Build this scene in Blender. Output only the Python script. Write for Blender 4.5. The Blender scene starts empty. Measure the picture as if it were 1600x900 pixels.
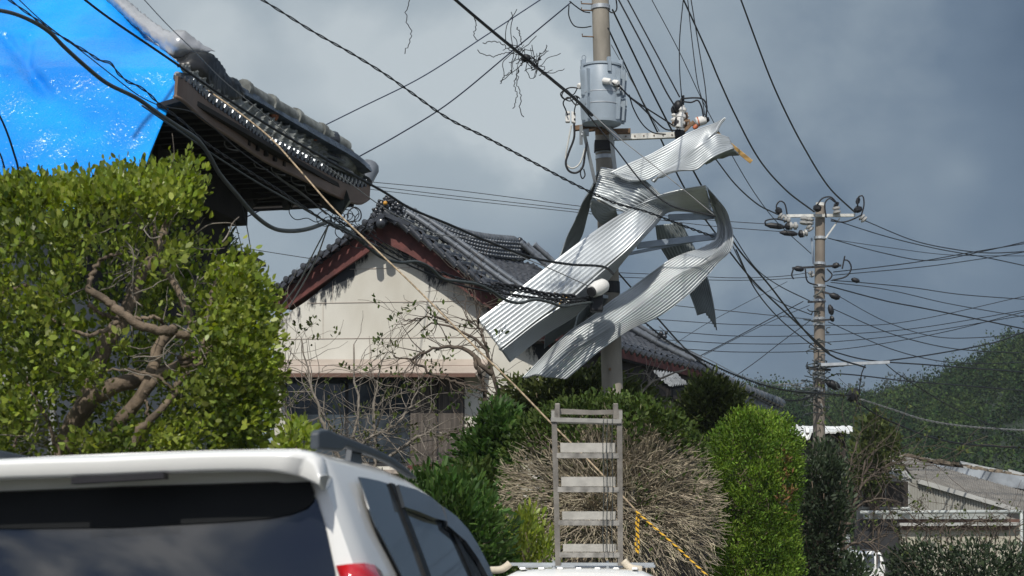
import bpy, math, random
import numpy as np
from mathutils import Matrix, Vector
rng = np.random.default_rng(7)
random.seed(7)
R = math.radians
sc = bpy.context.scene

# ------------------------------------------------------------------ camera, light, sky, exposure
F = 3111.0                       # focal length in pixels of a 1600 px wide picture (70 mm lens)
CAM = np.array([0.0, 0.0, 1.35])
TH = math.atan(480.0 / F)
cam_d = bpy.data.cameras.new('camera'); cam_d.lens = 70.0; cam_d.sensor_width = 36.0
cam_d.clip_start = 0.1; cam_d.clip_end = 5000
cam_d.dof.use_dof = True; cam_d.dof.focus_distance = 31.0; cam_d.dof.aperture_fstop = 5.6
cam = bpy.data.objects.new('camera', cam_d); sc.collection.objects.link(cam)
cam.location = CAM; cam.rotation_euler = (math.pi / 2 + TH, 0, 0)
sc.camera = cam

SUN_EL, SUN_AZ = R(46), R(12)    # behind the camera, a little to the left
sdir = Vector((-math.sin(SUN_AZ) * math.cos(SUN_EL), -math.cos(SUN_AZ) * math.cos(SUN_EL), math.sin(SUN_EL)))
sun_d = bpy.data.lights.new('sun', 'SUN'); sun_d.energy = 3.6; sun_d.angle = R(0.53); sun_d.color = (1, .95, .86)
sun = bpy.data.objects.new('sun', sun_d); sc.collection.objects.link(sun)
sun.rotation_euler = sdir.to_track_quat('Z', 'Y').to_euler(); sun.location = (0, 0, 60)

sc.view_settings.view_transform = 'Standard'; sc.view_settings.look = 'None'
sc.view_settings.exposure = 0.0; sc.view_settings.gamma = 1.0
sc.render.engine = 'CYCLES'
sc.cycles.use_denoising = True
sc.cycles.max_bounces = 8; sc.cycles.diffuse_bounces = 3; sc.cycles.transparent_max_bounces = 12

def new_world():
    w = bpy.data.worlds.new('World'); sc.world = w; w.use_nodes = True
    nt = w.node_tree; N = nt.nodes; L = nt.links
    N.clear()
    def nd(t, **k):
        n = N.new(t)
        for a, b in k.items(): setattr(n, a, b)
        return n
    def math_(op, a, b=None, c=None, clamp=False):
        n = nd('ShaderNodeMath', operation=op); n.use_clamp = clamp
        for i, v in enumerate((a, b, c)):
            if v is None: continue
            if isinstance(v, (int, float)): n.inputs[i].default_value = v
            else: L.new(v, n.inputs[i])
        return n.outputs[0]
    out = nd('ShaderNodeOutputWorld'); bg = nd('ShaderNodeBackground'); bg.inputs[1].default_value = 0.1
    sky = nd('ShaderNodeTexSky', sky_type='NISHITA'); sky.sun_disc = False
    sky.sun_elevation = SUN_EL; sky.sun_rotation = math.pi + SUN_AZ
    tc = nd('ShaderNodeTexCoord'); sep = nd('ShaderNodeSeparateXYZ'); L.new(tc.outputs['Generated'], sep.inputs[0])
    x, y, z = sep.outputs
    def clouds(scale, zs, detail, off, rough=.55, dist=0.3):
        mp = nd('ShaderNodeMapping'); mp.inputs['Scale'].default_value = (1, 1, zs); mp.inputs['Location'].default_value = off
        L.new(tc.outputs['Generated'], mp.inputs[0])
        n = nd('ShaderNodeTexNoise'); n.inputs['Scale'].default_value = scale; n.inputs['Detail'].default_value = detail
        n.inputs['Roughness'].default_value = rough; n.inputs['Distortion'].default_value = dist
        L.new(mp.outputs[0], n.inputs['Vector']); return n.outputs[0]
    def ramp(v, stops):
        r = nd('ShaderNodeValToRGB'); e = r.color_ramp.elements
        e[0].position, e[0].color = stops[0][0], (*stops[0][1], 1); e[1].position, e[1].color = stops[-1][0], (*stops[-1][1], 1)
        for p, c in stops[1:-1]:
            q = e.new(p); q.color = (*c, 1)
        L.new(v, r.inputs[0]); return r.outputs[0]
    def mix(f, a, b):
        m = nd('ShaderNodeMix', data_type='RGBA'); m.clamp_factor = True
        if isinstance(f, float): m.inputs[0].default_value = f
        else: L.new(f, m.inputs[0])
        L.new(a, m.inputs[6]); L.new(b, m.inputs[7]); return m.outputs[2]
    big = clouds(4.6, 1.25, 4, (1.3, 0.2, 0.55), .5, 0.0); mid = clouds(12.0, 1.3, 6, (4.1, 2.2, 0.9), .52, 0.15)
    # storm front ahead: paler to the left and higher up, slate to the right
    t = math_('MULTIPLY_ADD', x, -2.05, .51)
    t = math_('ADD', t, math_('MULTIPLY', math_('SUBTRACT', z, .16), .85))
    t = math_('ADD', t, math_('MULTIPLY', math_('SUBTRACT', big, .5), 1.25))
    t = math_('ADD', t, math_('MULTIPLY', math_('SUBTRACT', mid, .5), .55), clamp=True)
    # soft bright breaks and heavier patches of the front
    def blob(px, py, r, amt, t):
        d = nd('ShaderNodeVectorMath', operation='DISTANCE'); L.new(tc.outputs['Generated'], d.inputs[0])
        u, v = (px - 800.0)/F, (450.0 - py)/F; q = Vector((u, math.cos(TH) - v*math.sin(TH), math.sin(TH) + v*math.cos(TH))).normalized(); d.inputs[1].default_value = q
        f = math_('SUBTRACT', 1.0, math_('DIVIDE', math_('ADD', d.outputs['Value'], math_('MULTIPLY', math_('SUBTRACT', mid, .5), r*1.5/F)), r/F), clamp=True)
        return math_('MULTIPLY_ADD', math_('MULTIPLY', f, f), amt, t)
    for q in ((800, 60, 230, .70), (850, 190, 200, .62), (540, 130, 320, .32), (1500, 270, 230, .22), (1420, 90, 320, -.16), (1150, 470, 330, -.20), (330, 40, 260, .25), (480, 330, 220, -.12)): t = blob(*q, t)
    storm = ramp(math_('ADD', t, 0.0, clamp=True), [(0, (.078, .122, .185)), (.3, (.135, .190, .260)), (.6, (.275, .338, .395)), (.85, (.365, .430, .475)), (1, (.52, .58, .61))])
    # behind the camera: broken cloud with blue between
    bk = math_('ADD', math_('MULTIPLY', clouds(2.2, 1.6, 4, (7.7, 1.0, 3.0)), .25), math_('MULTIPLY', clouds(9.0, 2.2, 6, (2.7, 5.0, 1.0), .55, 1.0), .75))
    back = ramp(bk, [(.40, (.08, .15, .36)), (.47, (.17, .25, .42)), (.53, (.55, .60, .68)), (.60, (1.15, 1.15, 1.15))])
    fb = nd('ShaderNodeMapRange'); fb.interpolation_type = 'SMOOTHSTEP'
    L.new(y, fb.inputs[0]); fb.inputs[1].default_value = -.35; fb.inputs[2].default_value = .55
    c = mix(fb.outputs[0], back, storm)
    sc10 = nd('ShaderNodeVectorMath', operation='SCALE'); L.new(c, sc10.inputs[0]); sc10.inputs[3].default_value = 10.0
    L.new(mix(.93, sky.outputs[0], sc10.outputs[0]), bg.inputs[0]); L.new(bg.outputs[0], out.inputs[0])
new_world()

# ------------------------------------------------------------------ helpers
CT, SN = math.cos(TH), math.sin(TH)
def ray(px, py):
    u = (px - 800.0) / F; v = (450.0 - py) / F
    return np.array([u, CT - v * SN, SN + v * CT])
def at(px, py, Y):
    d = ray(px, py); return CAM + d * (Y / d[1])
def atz(px, py, z):
    d = ray(px, py); return CAM + d * ((z - CAM[2]) / d[2])
def onplane(px, py, p0, n):
    d = ray(px, py); return CAM + d * (np.dot(np.asarray(p0) - CAM, n) / np.dot(d, n))
up = np.array([0, 0, 1.0])
def S(px, Y): return px * Y / F
def nrm(v):
    v = np.asarray(v, float); return v / (np.linalg.norm(v) + 1e-12)
def spline(pts, n):
    P = np.asarray(pts, float)
    if len(P) == 2: return P[0] + (P[1] - P[0]) * np.linspace(0, 1, n)[:, None]
    seg = np.linalg.norm(np.diff(P, axis=0), axis=1); s = np.concatenate([[0], np.cumsum(np.maximum(seg, 1e-9))])
    m = np.zeros_like(P)
    m[1:-1] = (P[2:] - P[:-2]) / (s[2:] - s[:-2])[:, None]
    m[0] = (P[1] - P[0]) / (s[1] - s[0]); m[-1] = (P[-1] - P[-2]) / (s[-1] - s[-2])
    q = np.linspace(0, s[-1], n); k = np.clip(np.searchsorted(s, q, 'right') - 1, 0, len(P) - 2)
    h = (s[k + 1] - s[k]); t = (q - s[k]) / h
    t = t[:, None]; h = h[:, None]
    return ((2*t**3 - 3*t**2 + 1) * P[k] + (t**3 - 2*t**2 + t) * h * m[k] + (-2*t**3 + 3*t**2) * P[k+1] + (t**3 - t**2) * h * m[k+1])

class MB:
    def __init__(s): s.v = []; s.f = []; s.n = 0
    def add(s, V, Fs):
        V = np.asarray(V, float); s.v.append(V)
        s.f.extend([tuple(int(i) + s.n for i in f) for f in Fs]); s.n += len(V); return s
    def tube(s, pts, rad, n=6, cap=True):
        P = np.asarray(pts, float); k = len(P)
        r = np.full(k, rad, float) if np.isscalar(rad) else np.asarray(rad, float)
        T = np.gradient(P, axis=0); T /= (np.linalg.norm(T, axis=1)[:, None] + 1e-12)
        a = np.array([0, 0, 1.0]) if abs(T[0][2]) < .9 else np.array([1.0, 0, 0])
        U = np.zeros_like(P); u = nrm(np.cross(T[0], a))
        for i in range(k):
            u = u - T[i] * np.dot(u, T[i]); u = u / (np.linalg.norm(u) + 1e-12); U[i] = u
        W = np.cross(T, U); an = np.arange(n) * 2 * math.pi / n
        V = (P[:, None, :] + r[:, None, None] * (np.cos(an)[None, :, None] * U[:, None, :] + np.sin(an)[None, :, None] * W[:, None, :])).reshape(-1, 3)
        Fs = []
        for i in range(k - 1):
            for j in range(n):
                Fs.append((i*n + j, i*n + (j+1) % n, (i+1)*n + (j+1) % n, (i+1)*n + j))
        if cap: Fs.append(tuple(range(n))[::-1]); Fs.append(tuple((k-1)*n + j for j in range(n)))
        return s.add(V, Fs)
    def frame(s, c, X, Yv, Z):   # box: centre and three half-axis vectors
        c, X, Yv, Z = map(np.asarray, (c, X, Yv, Z))
        V = [c + a*X + b*Yv + d*Z for d in (-1, 1) for b in (-1, 1) for a in (-1, 1)]
        return s.add(V, [(0,2,3,1),(4,5,7,6),(0,1,5,4),(2,6,7,3),(0,4,6,2),(1,3,7,5)])
    def box(s, c, size, rz=0.0):
        x, y, z = (q / 2 for q in size); cz, sz = math.cos(rz), math.sin(rz)
        return s.frame(c, (x*cz, x*sz, 0), (-y*sz, y*cz, 0), (0, 0, z))
    def bar(s, p, q, w, h, up=(0, 0, 1)):
        p, q = np.asarray(p, float), np.asarray(q, float); d = nrm(q - p); sd = nrm(np.cross(d, up)); u = np.cross(sd, d)
        return s.frame((p + q) / 2, (q - p) / 2, sd * w / 2, u * h / 2)
    def prism(s, poly, off):     # polygon (k,3) extruded by vector off
        P = np.asarray(poly, float); k = len(P); V = np.concatenate([P, P + np.asarray(off)])
        return s.add(V, [tuple(range(k))[::-1], tuple(range(k, 2*k))] + [(i, (i+1) % k, k + (i+1) % k, k + i) for i in range(k)])
    def grid(s, G, closed=False):
        G = np.asarray(G, float); m, n = G.shape[:2]
        Fs = [(i*n + j, i*n + (j+1) % n, (i+1)*n + (j+1) % n, (i+1)*n + j) for i in range(m-1) for j in range(n if closed else n-1)]
        return s.add(G.reshape(-1, 3), Fs)
    def lathe(s, p, q, prof, n=14):   # prof: (t along p->q, radius)
        p, q = np.asarray(p, float), np.asarray(q, float)
        P = [p + (q - p) * t for t, _ in prof]; d = nrm(q - p)
        a = np.array([0, 0, 1.0]) if abs(d[2]) < .9 else np.array([1.0, 0, 0])
        u = nrm(np.cross(d, a)); w = np.cross(d, u); an = np.arange(n) * 2*math.pi/n
        V = np.array([c + max(r, 1e-4) * (math.cos(t)*u + math.sin(t)*w) for c, (_, r) in zip(P, prof) for t in an])
        k = len(prof); Fs = [(i*n+j, i*n+(j+1)%n, (i+1)*n+(j+1)%n, (i+1)*n+j) for i in range(k-1) for j in range(n)]
        Fs += [tuple(range(n))[::-1], tuple((k-1)*n+j for j in range(n))]
        return s.add(V, Fs)
    def ball(s, c, r, n=10, m=6, sc3=(1, 1, 1)):
        c = np.asarray(c, float); V = []
        for i in range(m + 1):
            ph = math.pi * i / m
            for j in range(n):
                a = 2*math.pi*j/n; V.append(c + r*np.array([math.sin(ph)*math.cos(a)*sc3[0], math.sin(ph)*math.sin(a)*sc3[1], math.cos(ph)*sc3[2]]))
        return s.add(V, [(i*n+j, (i+1)*n+j, (i+1)*n+(j+1)%n, i*n+(j+1)%n) for i in range(m) for j in range(n)])
    def each(s, name, mat, parent=None, **kw):     # one object per added piece
        out = []; off = 0; fi = 0
        for V in s.v:
            lo, hi = off, off + len(V); q = MB(); fs = []
            while fi < len(s.f) and max(s.f[fi]) < hi: fs.append(tuple(i - lo for i in s.f[fi])); fi += 1
            q.v = [V]; q.f = fs; q.n = len(V); out.append(q.build(name, mat, parent, **kw)); off = hi
        return out
    def build(s, name, mat, parent=None, smooth=False, bevel=0.0, solid=0.0):
        V = np.concatenate(s.v); me = bpy.data.meshes.new(name); me.from_pydata(V.tolist(), [], s.f); me.update()
        me.materials.append(mat)
        if smooth:
            me.polygons.foreach_set('use_smooth', [True] * len(me.polygons))
            if smooth == 'auto': me.set_sharp_from_angle(angle=R(38))
        o = bpy.data.objects.new(name, me); sc.collection.objects.link(o)
        if bevel:
            m = o.modifiers.new('bevel', 'BEVEL'); m.width = bevel; m.segments = 2; m.limit_method = 'ANGLE'; m.angle_limit = R(40)
        if solid:
            m = o.modifiers.new('solid', 'SOLIDIFY'); m.thickness = solid; m.offset = 0
        if parent is not None: setparent(o, parent)
        return o
def setparent(o, parent):
    o.parent = parent
    o.matrix_parent_inverse = Matrix.Translation(parent.location).inverted() if parent.type == 'EMPTY' else Matrix.Identity(4)
def tag(o, label, cat=None, group=None, kind=None):
    if label: o['label'] = label
    if cat: o['category'] = cat
    if group: o['group'] = group
    if kind: o['kind'] = kind
    return o
def thing(name, label, cat, loc, group=None):
    o = bpy.data.objects.new(name, None); sc.collection.objects.link(o); o.location = [float(v) for v in loc]; o.empty_display_size = .2
    return tag(o, label, cat, group)

def leafmesh(name, C, D, Ln, Wd, mat, parent, spread=.8, up=.25, size=(.6, 1.25)):
    C = np.asarray(C, float); n = len(C)
    d = np.asarray(D, float) + rng.normal(0, spread, (n, 3)); d[:, 2] += up
    d /= np.linalg.norm(d, axis=1)[:, None] + 1e-9
    sd = np.cross(d, rng.normal(0, 1, (n, 3))); sd /= np.linalg.norm(sd, axis=1)[:, None] + 1e-9
    nn = np.cross(d, sd); s = rng.uniform(*size, n)[:, None]
    V = np.empty((n, 6, 3)); V[:, 0] = C; V[:, 3] = C + d*Ln*s - nn*Wd*.12*s
    for q, g_, w_2 in ((1, .34, .46), (2, .74, .40), (4, .74, -.40), (5, .34, -.46)): V[:, q] = C + d*Ln*g_*s + sd*Wd*w_2*s + nn*Wd*.14*s
    me = bpy.data.meshes.new(name); me.vertices.add(n*6); me.vertices.foreach_set('co', V.reshape(-1).astype(np.float32))
    me.loops.add(n*6); me.loops.foreach_set('vertex_index', np.arange(n*6, dtype=np.int32))
    me.polygons.add(n); me.polygons.foreach_set('loop_start', np.arange(0, n*6, 6, dtype=np.int32)); me.polygons.foreach_set('loop_total', np.full(n, 6, np.int32))
    me.update(); me.validate(); me.materials.append(mat)
    o = bpy.data.objects.new(name, me); sc.collection.objects.link(o)
    if parent is not None: setparent(o, parent)
    return o

# ------------------------------------------------------------------ materials
def mat(name, col, rough=.6, metal=0.0, var=.12, scale=4.0, bump=0.0, bscale=None, col2=None, spec=.5, coat=0.0, trans=0.0, island=0.0, detail=5, stretch=(1,1,1), thr=(.35, .65)):
    m = bpy.data.materials.new(name); m.use_nodes = True; nt = m.node_tree; N = nt.nodes; L = nt.links
    b = N['Principled BSDF']; b.inputs['Roughness'].default_value = rough; b.inputs['Metallic'].default_value = metal
    b.inputs['Specular IOR Level'].default_value = spec; b.inputs['Coat Weight'].default_value = coat; b.inputs['Coat Roughness'].default_value = .06
    c = np.array(col, float); c2 = np.array(col2, float) if col2 is not None else None
    tc = N.new('ShaderNodeTexCoord'); mp = N.new('ShaderNodeMapping'); mp.inputs['Scale'].default_value = stretch; L.new(tc.outputs['Object'], mp.inputs[0])
    no = N.new('ShaderNodeTexNoise'); no.inputs['Scale'].default_value = scale; no.inputs['Detail'].default_value = detail; L.new(mp.outputs[0], no.inputs['Vector'])
    rp = N.new('ShaderNodeValToRGB'); e = rp.color_ramp.elements
    a0 = c * (1 - var); a1 = c * (1 + var) if c2 is None else c2
    e[0].position, e[1].position = thr; e[0].color = (*np.clip(a0, 0, 1), 1); e[1].color = (*np.clip(a1, 0, 1), 1)
    L.new(no.outputs[0], rp.inputs[0]); src = rp.outputs[0]
    if island:
        g = N.new('ShaderNodeNewGeometry'); hs = N.new('ShaderNodeHueSaturation'); L.new(src, hs.inputs['Color'])
        mr = N.new('ShaderNodeMapRange'); mr.inputs[3].default_value = 1 - island; mr.inputs[4].default_value = 1 + island; L.new(g.outputs['Random Per Island'], mr.inputs[0]); L.new(mr.outputs[0], hs.inputs['Value'])
        mh = N.new('ShaderNodeMapRange'); mh.inputs[3].default_value = .485; mh.inputs[4].default_value = .52
        m7 = N.new('ShaderNodeMath'); m7.operation = 'MULTIPLY'; m7.inputs[1].default_value = 7.31; fr = N.new('ShaderNodeMath'); fr.operation = 'FRACT'
        L.new(g.outputs['Random Per Island'], m7.inputs[0]); L.new(m7.outputs[0], fr.inputs[0]); L.new(fr.outputs[0], mh.inputs[0]); L.new(mh.outputs[0], hs.inputs['Hue'])
        src = hs.outputs[0]
    L.new(src, b.inputs['Base Color'])
    if bump:
        n2 = N.new('ShaderNodeTexNoise'); n2.inputs['Scale'].default_value = bscale or scale*4; n2.inputs['Detail'].default_value = 4; L.new(mp.outputs[0], n2.inputs['Vector'])
        bp = N.new('ShaderNodeBump'); bp.inputs['Strength'].default_value = bump; bp.inputs['Distance'].default_value = .02; L.new(n2.outputs[0], bp.inputs['Height']); L.new(bp.outputs[0], b.inputs['Normal'])
    if trans:
        tr = N.new('ShaderNodeBsdfTranslucent'); hs2 = N.new('ShaderNodeHueSaturation'); hs2.inputs['Value'].default_value = 1.5; hs2.inputs['Saturation'].default_value = 1.15
        L.new(src, hs2.inputs['Color']); L.new(hs2.outputs[0], tr.inputs[0])
        mx = N.new('ShaderNodeMixShader'); mx.inputs[0].default_value = trans; L.new(b.outputs[0], mx.inputs[1]); L.new(tr.outputs[0], mx.inputs[2]); L.new(mx.outputs[0], N['Material Output'].inputs[0])
    return m
M = {}
M['asphalt'] = mat('asphalt', (.055, .055, .058), .9, scale=6, bump=.3, bscale=120)
M['soil'] = mat('soil', (.09, .075, .05), .95, scale=.6, col2=(.06, .085, .03), bump=.4, bscale=20)
M['paint_line'] = mat('paint_line', (.75, .75, .72), .7, scale=20)
M['concrete'] = mat('concrete', (.275, .25, .21), .85, var=.22, scale=3.5, bump=.25, bscale=60, stretch=(1, 1, .35))
M['concrete_far'] = mat('concrete_far', (.215, .185, .155), .85, var=.2, scale=3, stretch=(1, 1, .3))
M['steel'] = mat('steel', (.42, .45, .48), .5, .5, scale=6)
M['steel_blue'] = mat('steel_blue', (.27, .32, .38), .5, .3, scale=4)
M['white_steel'] = mat('white_steel', (.58, .58, .55), .6, 0, scale=9, var=.2)
M['porcelain_grey'] = mat('porcelain_grey', (.36, .36, .35), .35, var=.08)
M['rust'] = mat('rust', (.16, .10, .06), .85, scale=9, var=.5)
M['tank'] = mat('tank', (.29, .345, .40), .45, .0, var=.1, scale=3, spec=.4)
M['porcelain'] = mat('porcelain', (.72, .71, .68), .25, var=.05)
M['red_band'] = mat('red_band', (.45, .12, .05), .5)
M['rubber'] = mat('rubber', (.014, .015, .018), .5, spec=.35)
M['rubber_blue'] = mat('rubber_blue', (.018, .025, .06), .5)
M['rubber_grey'] = mat('rubber_grey', (.055, .065, .065), .5)
M['wire_grey'] = mat('wire_grey', (.30, .30, .30), .5, .3)
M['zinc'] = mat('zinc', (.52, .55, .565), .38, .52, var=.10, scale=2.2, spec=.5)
M['zinc_shaded'] = mat('zinc_shaded', (.26, .29, .295), .5, .5, var=.15, scale=2.2)  # darker copy of zinc for sheets behind and below; shade put into the colour
M['wood_lath'] = mat('wood_lath', (.55, .34, .12), .7, scale=5, var=.25, stretch=(1, 1, 6))
M['tile_black'] = mat('tile_black', (.030, .034, .042), .26, var=.3, scale=5, spec=.6)
M['tile_ridge'] = mat('tile_ridge', (.045, .048, .055), .22, var=.3, scale=6, spec=.7)
M['tile_silver'] = mat('tile_silver', (.17, .185, .205), .28, .3, var=.2, scale=6, spec=.6)
M['tile_grey'] = mat('tile_grey', (.060, .064, .072), .30, var=.35, scale=5, spec=.6)
M['tile_pale'] = mat('tile_pale', (.20, .21, .22), .5, var=.25, scale=3)
M['tile_moss'] = mat('tile_moss', (.17, .18, .17), .55, var=.4, scale=9)
M['stack_blue'] = mat('stack_blue', (.09, .115, .15), .35, var=.3, scale=8)
M['gold'] = mat('gold', (.6, .30, .04), .4)
M['red_wood'] = mat('red_wood', (.105, .030, .026), .7, var=.35, scale=5)
M['brown_gutter'] = mat('brown_gutter', (.165, .11, .08), .5, scale=4)
M['dark_wood'] = mat('dark_wood', (.018, .016, .015), .85, scale=3, var=.4)
M['mossy_beam'] = mat('mossy_beam', (.022, .030, .026), .8, scale=5, var=.4)
M['grey_wall'] = mat('grey_wall', (.26, .265, .27), .8, scale=1.2)
M['awning'] = mat('awning', (.41, .35, .30), .55, scale=2, var=.1)
M['glass_dark'] = mat('glass_dark', (.05, .062, .075), .12, scale=1.5, var=.5, spec=.6)
M['frame_dark'] = mat('frame_dark', (.02, .02, .022), .6)
M['shutter'] = mat('shutter', (.085, .072, .062), .8, scale=3, var=.5, stretch=(9, 9, .4))
M['tarp_silver'] = mat('tarp_silver', (.43, .44, .46), .3, .3, scale=3, bump=.3, bscale=8)
M['black_sheet'] = mat('black_sheet', (.012, .013, .014), .35, scale=3, bump=.3, bscale=9)
M['car_white'] = mat('car_white', (.80, .80, .78), .3, var=.01, coat=1.0, scale=1)
M['car_glass'] = mat('car_glass', (.010, .012, .017), .02, var=.02, spec=1.0)
M['car_glass_side'] = mat('car_glass_side', (.035, .045, .055), .04, var=.02, spec=.8)
M['car_black'] = mat('car_black', (.008, .009, .010), .5, var=.02, spec=.15)
M['visor'] = mat('visor', (.035, .04, .046), .08, var=.02, spec=.6)
M['rail_grey'] = mat('rail_grey', (.05, .06, .072), .45, var=.05)
M['lamp_red'] = mat('lamp_red', (.45, .01, .015), .12, var=.1, coat=1)
M['lamp_dark'] = mat('lamp_dark', (.022, .020, .021), .3)
M['tyre'] = mat('tyre', (.02, .02, .02), .8)
M['alu'] = mat('alu', (.30, .285, .26), .45, .35, var=.35, scale=14, bump=.05)
M['alu_worn'] = mat('alu_worn', (.20, .185, .165), .5, .3, var=.2, scale=8, bump=.1)
M['alu_bright'] = mat('alu_bright', (.34, .33, .305), .45, .3, var=.14, scale=12, bump=.05)
M['pad'] = mat('pad', (.60, .53, .42), .7, scale=12, var=.15)
M['rope_tan'] = mat('rope_tan', (.38, .29, .19), .8, scale=30, var=.35)
M['bark'] = mat('bark', (.155, .118, .085), .9, var=.4, scale=9, bump=.5, bscale=40)
M['bark_grey'] = mat('bark_grey', (.21, .185, .155), .9, var=.35, scale=12)
M['twig_tan'] = mat('twig_tan', (.345, .295, .215), .85, var=.35, scale=7, island=.45)
M['twig_brown'] = mat('twig_brown', (.10, .078, .06), .85, var=.35, scale=7)
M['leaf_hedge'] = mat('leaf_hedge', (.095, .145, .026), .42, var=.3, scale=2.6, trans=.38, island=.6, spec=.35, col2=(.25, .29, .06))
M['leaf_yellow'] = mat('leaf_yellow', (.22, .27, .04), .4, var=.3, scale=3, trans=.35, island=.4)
M['leaf_green'] = mat('leaf_green', (.052, .098, .022), .5, spec=.25, var=.35, scale=2, trans=.3, island=.45)
M['leaf_conifer'] = mat('leaf_conifer', (.085, .150, .022), .6, scale=2.6, trans=.3, island=.6, col2=(.20, .30, .045), spec=.2)
M['leaf_cap'] = mat('leaf_cap', (.06, .092, .02), .6, spec=.2, var=.35, scale=3, trans=.25, island=.5)
M['leaf_dark'] = mat('leaf_dark', (.028, .046, .018), .6, var=.35, scale=2, trans=.15, island=.4)  # dark evergreen; cloud shadow over the right side is put into this tone
M['leaf_olive'] = mat('leaf_olive', (.07, .088, .024), .6, spec=.2, var=.35, scale=2, trans=.2, island=.5)
M['forest'] = mat('forest', (.012, .032, .011), .9, scale=.16, island=.4, spec=.1, col2=(.056, .086, .024), thr=(.4, .62), detail=3)  # mixed green, darkened in colour for the cloud shadow over the hill
M['forest_far'] = mat('forest_far', (.030, .046, .040), .8, scale=.05, island=.3, detail=3)  # bluer, paler copy of forest; distance haze put into the colour
M['hill'] = mat('hill', (.014, .026, .012), .95, scale=.08)
M['shed_wall'] = mat('shed_wall', (.27, .265, .24), .7, var=.15, scale=2, stretch=(1, 1, .2))
M['shed_roof'] = mat('shed_roof', (.20, .187, .168), .8, scale=2.2, var=.22)
M['shed_trim'] = mat('shed_trim', (.38, .38, .365), .6, scale=2)
M['pipe_white'] = mat('pipe_white', (.45, .48, .47), .5, scale=3, var=.06)
M['cream'] = mat('cream', (.42, .395, .32), .8, scale=1.4)
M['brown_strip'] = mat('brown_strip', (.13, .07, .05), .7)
M['dark_brown'] = mat('dark_brown', (.03, .024, .02), .8, scale=2, var=.3, stretch=(8, 8, .3))
M['flashing'] = mat('flashing', (.19, .21, .23), .6, .1, scale=1.5, var=.35)
M['debris'] = mat('debris', (.16, .13, .095), .9, scale=6, var=.5)

def tarp_material():
    m = mat('tarp_blue', (.004, .26, .86), .22, var=.16, scale=1.1, spec=.55, col2=(.006, .34, .96))
    N = m.node_tree.nodes; L = m.node_tree.links; b = N['Principled BSDF']
    tc = N.new('ShaderNodeTexCoord'); prev = None
    for sc_, st_, stre, dist, rot in ((3.0, .22, (1, 1, .5), .04, .3), (12, .28, (1, 1, .40), .02, -.35), (30, .75, (1, 1, .45), .011, .2)):
        mp = N.new('ShaderNodeMapping'); mp.inputs['Scale'].default_value = stre; mp.inputs['Rotation'].default_value = (0, rot, 0); L.new(tc.outputs['Object'], mp.inputs[0])
        n = N.new('ShaderNodeTexNoise'); n.inputs['Scale'].default_value = sc_; n.inputs['Detail'].default_value = 3; n.inputs['Distortion'].default_value = .8; L.new(mp.outputs[0], n.inputs['Vector'])
        bp = N.new('ShaderNodeBump'); bp.inputs['Strength'].default_value = st_; bp.inputs['Distance'].default_value = dist; L.new(n.outputs[0], bp.inputs['Height'])
        if prev: L.new(prev, bp.inputs['Normal'])
        prev = bp.outputs[0]
    L.new(prev, b.inputs['Normal']); return m
M['tarp_blue'] = tarp_material()

def plaster_material():
    # cream render with board joints, dark mildew below the verge
    m = bpy.data.materials.new('cream_plaster'); m.use_nodes = True; N = m.node_tree.nodes; L = m.node_tree.links; b = N['Principled BSDF']; b.inputs['Roughness'].default_value = .85
    tc = N.new('ShaderNodeTexCoord')
    n = N.new('ShaderNodeTexNoise'); n.inputs['Scale'].default_value = 1.2; n.inputs['Detail'].default_value = 7; mp = N.new('ShaderNodeMapping'); mp.inputs['Scale'].default_value = (1, 1, .45); L.new(tc.outputs['Object'], mp.inputs[0]); L.new(mp.outputs[0], n.inputs['Vector'])
    r = N.new('ShaderNodeValToRGB'); r.color_ramp.elements[0].color = (.50, .475, .41, 1); r.color_ramp.elements[1].color = (.65, .635, .575, 1); r.color_ramp.elements[0].position = .3; r.color_ramp.elements[1].position = .65; L.new(n.outputs[0], r.inputs[0])
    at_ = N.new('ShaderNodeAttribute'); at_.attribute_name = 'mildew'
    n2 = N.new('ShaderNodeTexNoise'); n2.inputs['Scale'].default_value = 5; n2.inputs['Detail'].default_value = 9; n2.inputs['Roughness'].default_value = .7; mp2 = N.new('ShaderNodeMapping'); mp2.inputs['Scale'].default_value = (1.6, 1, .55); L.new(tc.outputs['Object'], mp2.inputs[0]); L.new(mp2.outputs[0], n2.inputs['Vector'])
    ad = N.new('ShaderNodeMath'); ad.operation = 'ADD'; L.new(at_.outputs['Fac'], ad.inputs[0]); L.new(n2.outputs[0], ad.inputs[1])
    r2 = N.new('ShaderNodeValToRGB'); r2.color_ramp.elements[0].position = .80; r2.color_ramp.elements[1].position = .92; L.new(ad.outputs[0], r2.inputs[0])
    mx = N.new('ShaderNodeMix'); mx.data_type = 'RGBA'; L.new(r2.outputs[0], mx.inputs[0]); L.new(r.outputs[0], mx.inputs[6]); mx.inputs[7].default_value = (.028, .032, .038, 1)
    L.new(mx.outputs[2], b.inputs['Base Color']); return m
M['plaster'] = plaster_material()

def rope_material():
    m = mat('rope_yellow', (.70, .40, .03), .7)
    N = m.node_tree.nodes; L = m.node_tree.links; b = N['Principled BSDF']
    tc = N.new('ShaderNodeTexCoord'); w = N.new('ShaderNodeTexWave'); w.inputs['Scale'].default_value = 13; w.bands_direction = 'DIAGONAL'; L.new(tc.outputs['Object'], w.inputs['Vector'])
    r = N.new('ShaderNodeValToRGB'); r.color_ramp.interpolation = 'CONSTANT'; r.color_ramp.elements[0].color = (.02, .02, .02, 1); r.color_ramp.elements[1].position = .32; r.color_ramp.elements[1].color = (.72, .42, .03, 1)
    L.new(w.outputs[0], r.inputs[0]); L.new(r.outputs[0], b.inputs['Base Color']); return m
M['rope_yellow'] = rope_material()

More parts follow.
